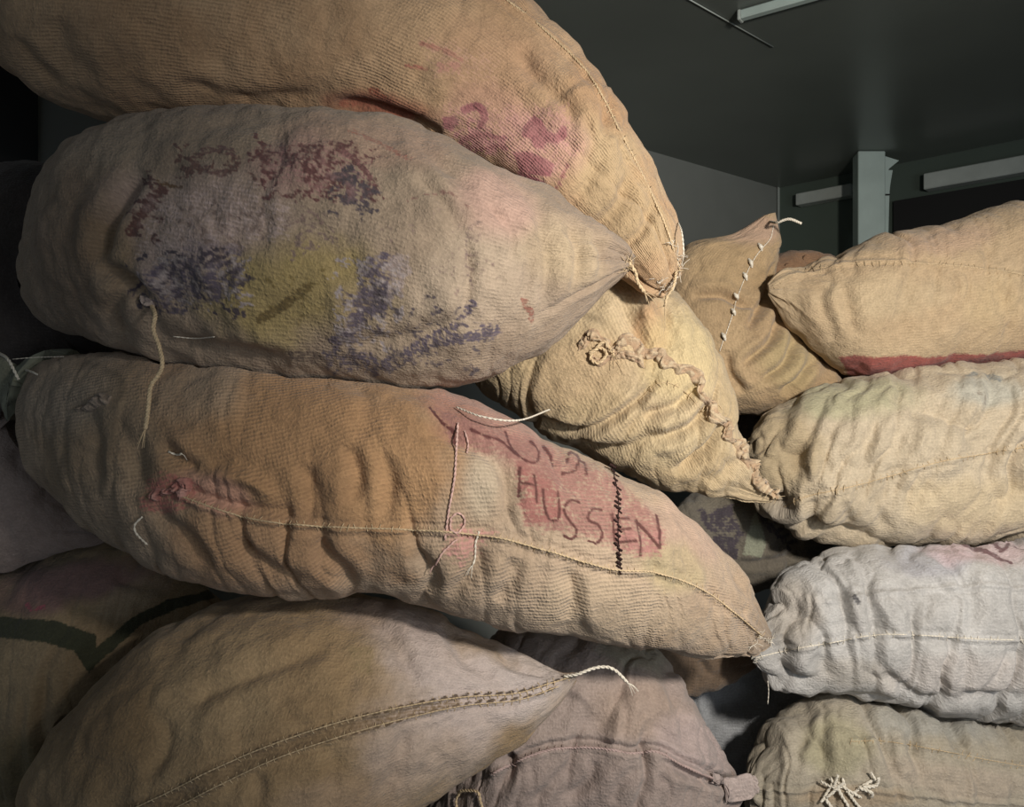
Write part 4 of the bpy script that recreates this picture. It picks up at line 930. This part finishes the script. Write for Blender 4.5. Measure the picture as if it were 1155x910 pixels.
# lower left
s12_seam = [(120, 925), (180, 898), (240, 868), (300, 842), (370, 818), (450, 798), (520, 786), (580, 782), (622, 770), (648, 762)]
s12_seam2 = [(135, 940), (195, 912), (250, 884), (310, 856), (380, 832), (450, 812), (520, 796), (585, 789), (630, 774)]
R12, r12 = sack('big olive-brown sack at the lower left, tapering to a pale corner tied with string',
    [(50, 860, 50, 890, 1.26, .8), (66, 812, 58, 960, 1.25, .85), (112, 764, 105, 1030, 1.24, .85), (172, 712, 155, 1050, 1.23, .85), (240, 680, 225, 1062, 1.22, .85), (320, 668, 300, 1055, 1.21, .85), (410, 669, 385, 1000, 1.20, .85),
     (482, 688, 462, 928, 1.19, .85), (548, 722, 535, 868, 1.18, .85), (600, 744, 592, 832, 1.17, .8), (632, 757, 628, 795, 1.16, .65), (650, 758, 650, 768, 1.16, .5)],
    nu=420, nv=330, seed=83, weave=0.28, base=(182, 152, 108), base2=(156, 124, 82), stain=.5, puck=.0014, wl=.06, stretch=3.2, amp_lump=.006, tipfold=.004, weft_rot=.2,
    seams=[s12_seam, s12_seam2],
    folds=[([(200, 800), (240, 775), (300, 752), (370, 730)], 9, .005), ([(420, 690), (450, 730), (470, 775)], 9, .005), ([(500, 700), (520, 735), (560, 760)], 9, .006), ([(560, 735), (590, 750), (625, 762)], 6, .005),
           ([(455, 820), (450, 860), (430, 890)], 9, .004), ([(380, 840), (375, 880), (360, 905)], 9, .004), ([(290, 870), (292, 900), (280, 915)], 9, .004), ([(180, 810), (185, 840), (160, 880)], 9, .004)],
    tints=[(575, 775, 130, 70, 0, (214, 202, 198), .85), (500, 800, 150, 90, -20, (194, 174, 162), .45), (480, 850, 110, 60, -20, (196, 176, 164), .4), (420, 690, 80, 26, 10, (176, 152, 142), .5), (120, 820, 70, 110, 10, (140, 108, 66), .6), (380, 900, 100, 50, 0, (186, 156, 128), .5), (470, 730, 70, 40, 30, (196, 178, 168), .6)],
    marks=[('poly', [(395, 730), (420, 730), (420, 760), (395, 756)], 2, (160, 138, 92), .35, .5)] +
          [('line', [(x, y), (x + 7, y - 3)], 2.4, (84, 66, 46), .9, .3) for x, y in [tuple(v) for v in resample(crom(s12_seam), 44)[1:-1]]] +
          [('line', [(x, y), (x + 7, y - 3)], 2.0, (96, 76, 54), .8, .3) for x, y in [tuple(v) for v in resample(crom(s12_seam2), 40)[1:-1]]] +
          [('poly', s12_seam[:7] + s12_seam2[:7][::-1], 3, (138, 112, 78), .45, .3)])
seam_part(R12, r12, s12_seam, r=.0015, seed=12, stitch=8, mat=M_JUTE)
seam_part(R12, r12, s12_seam2, r=.0013, seed=13, stitch=9, mat=M_JUTE)
twine_part('corner_string', r12, [surf(R12, 636, 764, .002), W(652, 760, 1.14), W(668, 754, 1.14), W(682, 752, 1.14), W(694, 756, 1.14), W(708, 770, 1.145)], .0024, M_TWINE, 4, 9, .012)

R13, r13 = sack('dim sack at the left edge with a dark green stripe bent into a V',
    [(-70, 780, -70, 840, 1.42, .7), (-60, 700, -60, 930, 1.42, .7), (-20, 650, -20, 985, 1.43, .65), (40, 626, 40, 992, 1.44, .6), (110, 606, 105, 992, 1.45, .6), (170, 622, 165, 940, 1.47, .6), (225, 655, 220, 840, 1.48, .5), (258, 690, 256, 770, 1.49, .5)],
    nu=320, nv=260, seed=89, weave=0.2, base=(162, 140, 104), base2=(140, 118, 86), stain=.5, puck=.004, amp_lump=.005,
    folds=[([(50, 760), (45, 820), (60, 870)], 9, .006), ([(10, 650), (60, 630), (110, 622)], 8, .004), ([(130, 650), (160, 660), (190, 662)], 6, .005)],
    tints=[(80, 655, 100, 34, -5, (126, 92, 96), .8), (30, 680, 60, 20, 0, (130, 92, 96), .6), (140, 680, 50, 22, -25, (158, 140, 112), .8), (20, 870, 60, 50, 0, (100, 96, 60), .5)],
    marks=[('poly', [(-60, 690), (0, 696), (60, 700), (108, 716), (108, 732), (150, 696), (190, 676), (242, 664), (246, 672), (200, 686), (160, 704), (100, 758), (84, 734), (50, 724), (-60, 712)], 2.0, (52, 62, 42), 1.0, .1),
           ('line', [(30, 682), (40, 688), (48, 684)], 5, (176, 84, 100), .6, .6)])
R14, r14 = sack('dim mauve-grey sack at the left edge, beside the round end of the red-worded sack',
    [(-92, 530, -92, 580, 1.40, .7), (-55, 462, -55, 640, 1.40, .7), (5, 448, 5, 655, 1.40, .7), (55, 462, 60, 632, 1.40, .7), (95, 530, 98, 618, 1.40, .6), (122, 590, 122, 606, 1.40, .5)],
    nu=180, nv=170, seed=97, weave=0.2, base=(160, 142, 134), base2=(142, 126, 120), stain=.4, puck=.002)
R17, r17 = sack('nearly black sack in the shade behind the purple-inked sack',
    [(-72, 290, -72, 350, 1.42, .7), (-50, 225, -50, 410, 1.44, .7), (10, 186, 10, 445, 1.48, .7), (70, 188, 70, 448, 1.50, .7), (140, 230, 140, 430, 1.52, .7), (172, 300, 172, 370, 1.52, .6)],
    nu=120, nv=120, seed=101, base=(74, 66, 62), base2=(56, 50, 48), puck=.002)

# bottom centre, pinkish sack with a rolled seam
s15_seam = [(556, 872), (585, 858), (620, 846), (660, 843), (690, 846), (712, 850), (740, 848), (768, 862), (800, 876), (835, 888)]
R15, r15 = sack('mauve-pink sack at the bottom centre with a rolled wavy seam and a corner ear',
    [(480, 890, 480, 950, 1.42, .7), (515, 800, 510, 990, 1.41, .7), (570, 712, 555, 998, 1.40, .7), (650, 702, 640, 998, 1.40, .7), (715, 715, 710, 996, 1.39, .7), (765, 760, 765, 980, 1.38, .7), (800, 826, 802, 945, 1.37, .65), (826, 872, 828, 915, 1.36, .5), (838, 880, 838, 900, 1.36, .45)],
    nu=320, nv=260, seed=103, weave=0.3, base=(170, 152, 142), base2=(152, 132, 124), stain=.4, puck=.006, wl=.05, stretch=3.0, tilt=-.3, amp_lump=.004,
    seam=s15_seam, folds=[([(x, y - 6) for x, y in s15_seam], 4, .007), ([(745, 740), (760, 790), (790, 850)], 7, .005), ([(700, 770), (705, 810), (700, 842)], 6, .004), ([(740, 855), (790, 878), (830, 886)], 5, .008), ([(600, 905), (625, 880), (640, 860)], 6, .006), ([(640, 905), (665, 880), (672, 858)], 6, .006), ([(560, 850), (580, 862), (560, 890)], 6, .006), ([(690, 905), (700, 880), (720, 862)], 6, .004)],
    tints=[(640, 730, 90, 24, 0, (142, 134, 132), .7), (720, 740, 50, 24, 20, (146, 148, 128), .7), (720, 800, 60, 40, 0, (172, 146, 124), .5), (780, 840, 50, 40, 30, (186, 166, 164), .5)])
seam_part(R15, r15, s15_seam, 'rolled_seam', .0036, M_MAUVE, 8, 15)
Re2 = ear(R15, r15, [(770, 866, 768, 884, 1.34, .5), (796, 872, 796, 892, 1.33, .4), (820, 874, 818, 906, 1.32, .3), (842, 870, 846, 904, 1.32, .25), (851, 874, 854, 896, 1.32, .22), (853, 882, 855, 890, 1.32, .2)], base=(192, 174, 166), base2=(160, 138, 132), seed=33, puck=.003, wl=.02, tipfold=.006, amp_lump=.003)
twine_part('tied_end', r15, [surf(R15, 520, 896, .004), surf(R15, 525, 892, .01), surf(R15, 540, 890, .010), surf(R15, 544, 900, .008), surf(R15, 547, 915, .004)], .0024, M_JUTE, 0)
twine_part('tied_end', r15, [surf(R15, 524, 893, .008), surf(R15, 519, 902, .008), surf(R15, 518, 915, .004)], .0022, M_JUTE, 0)
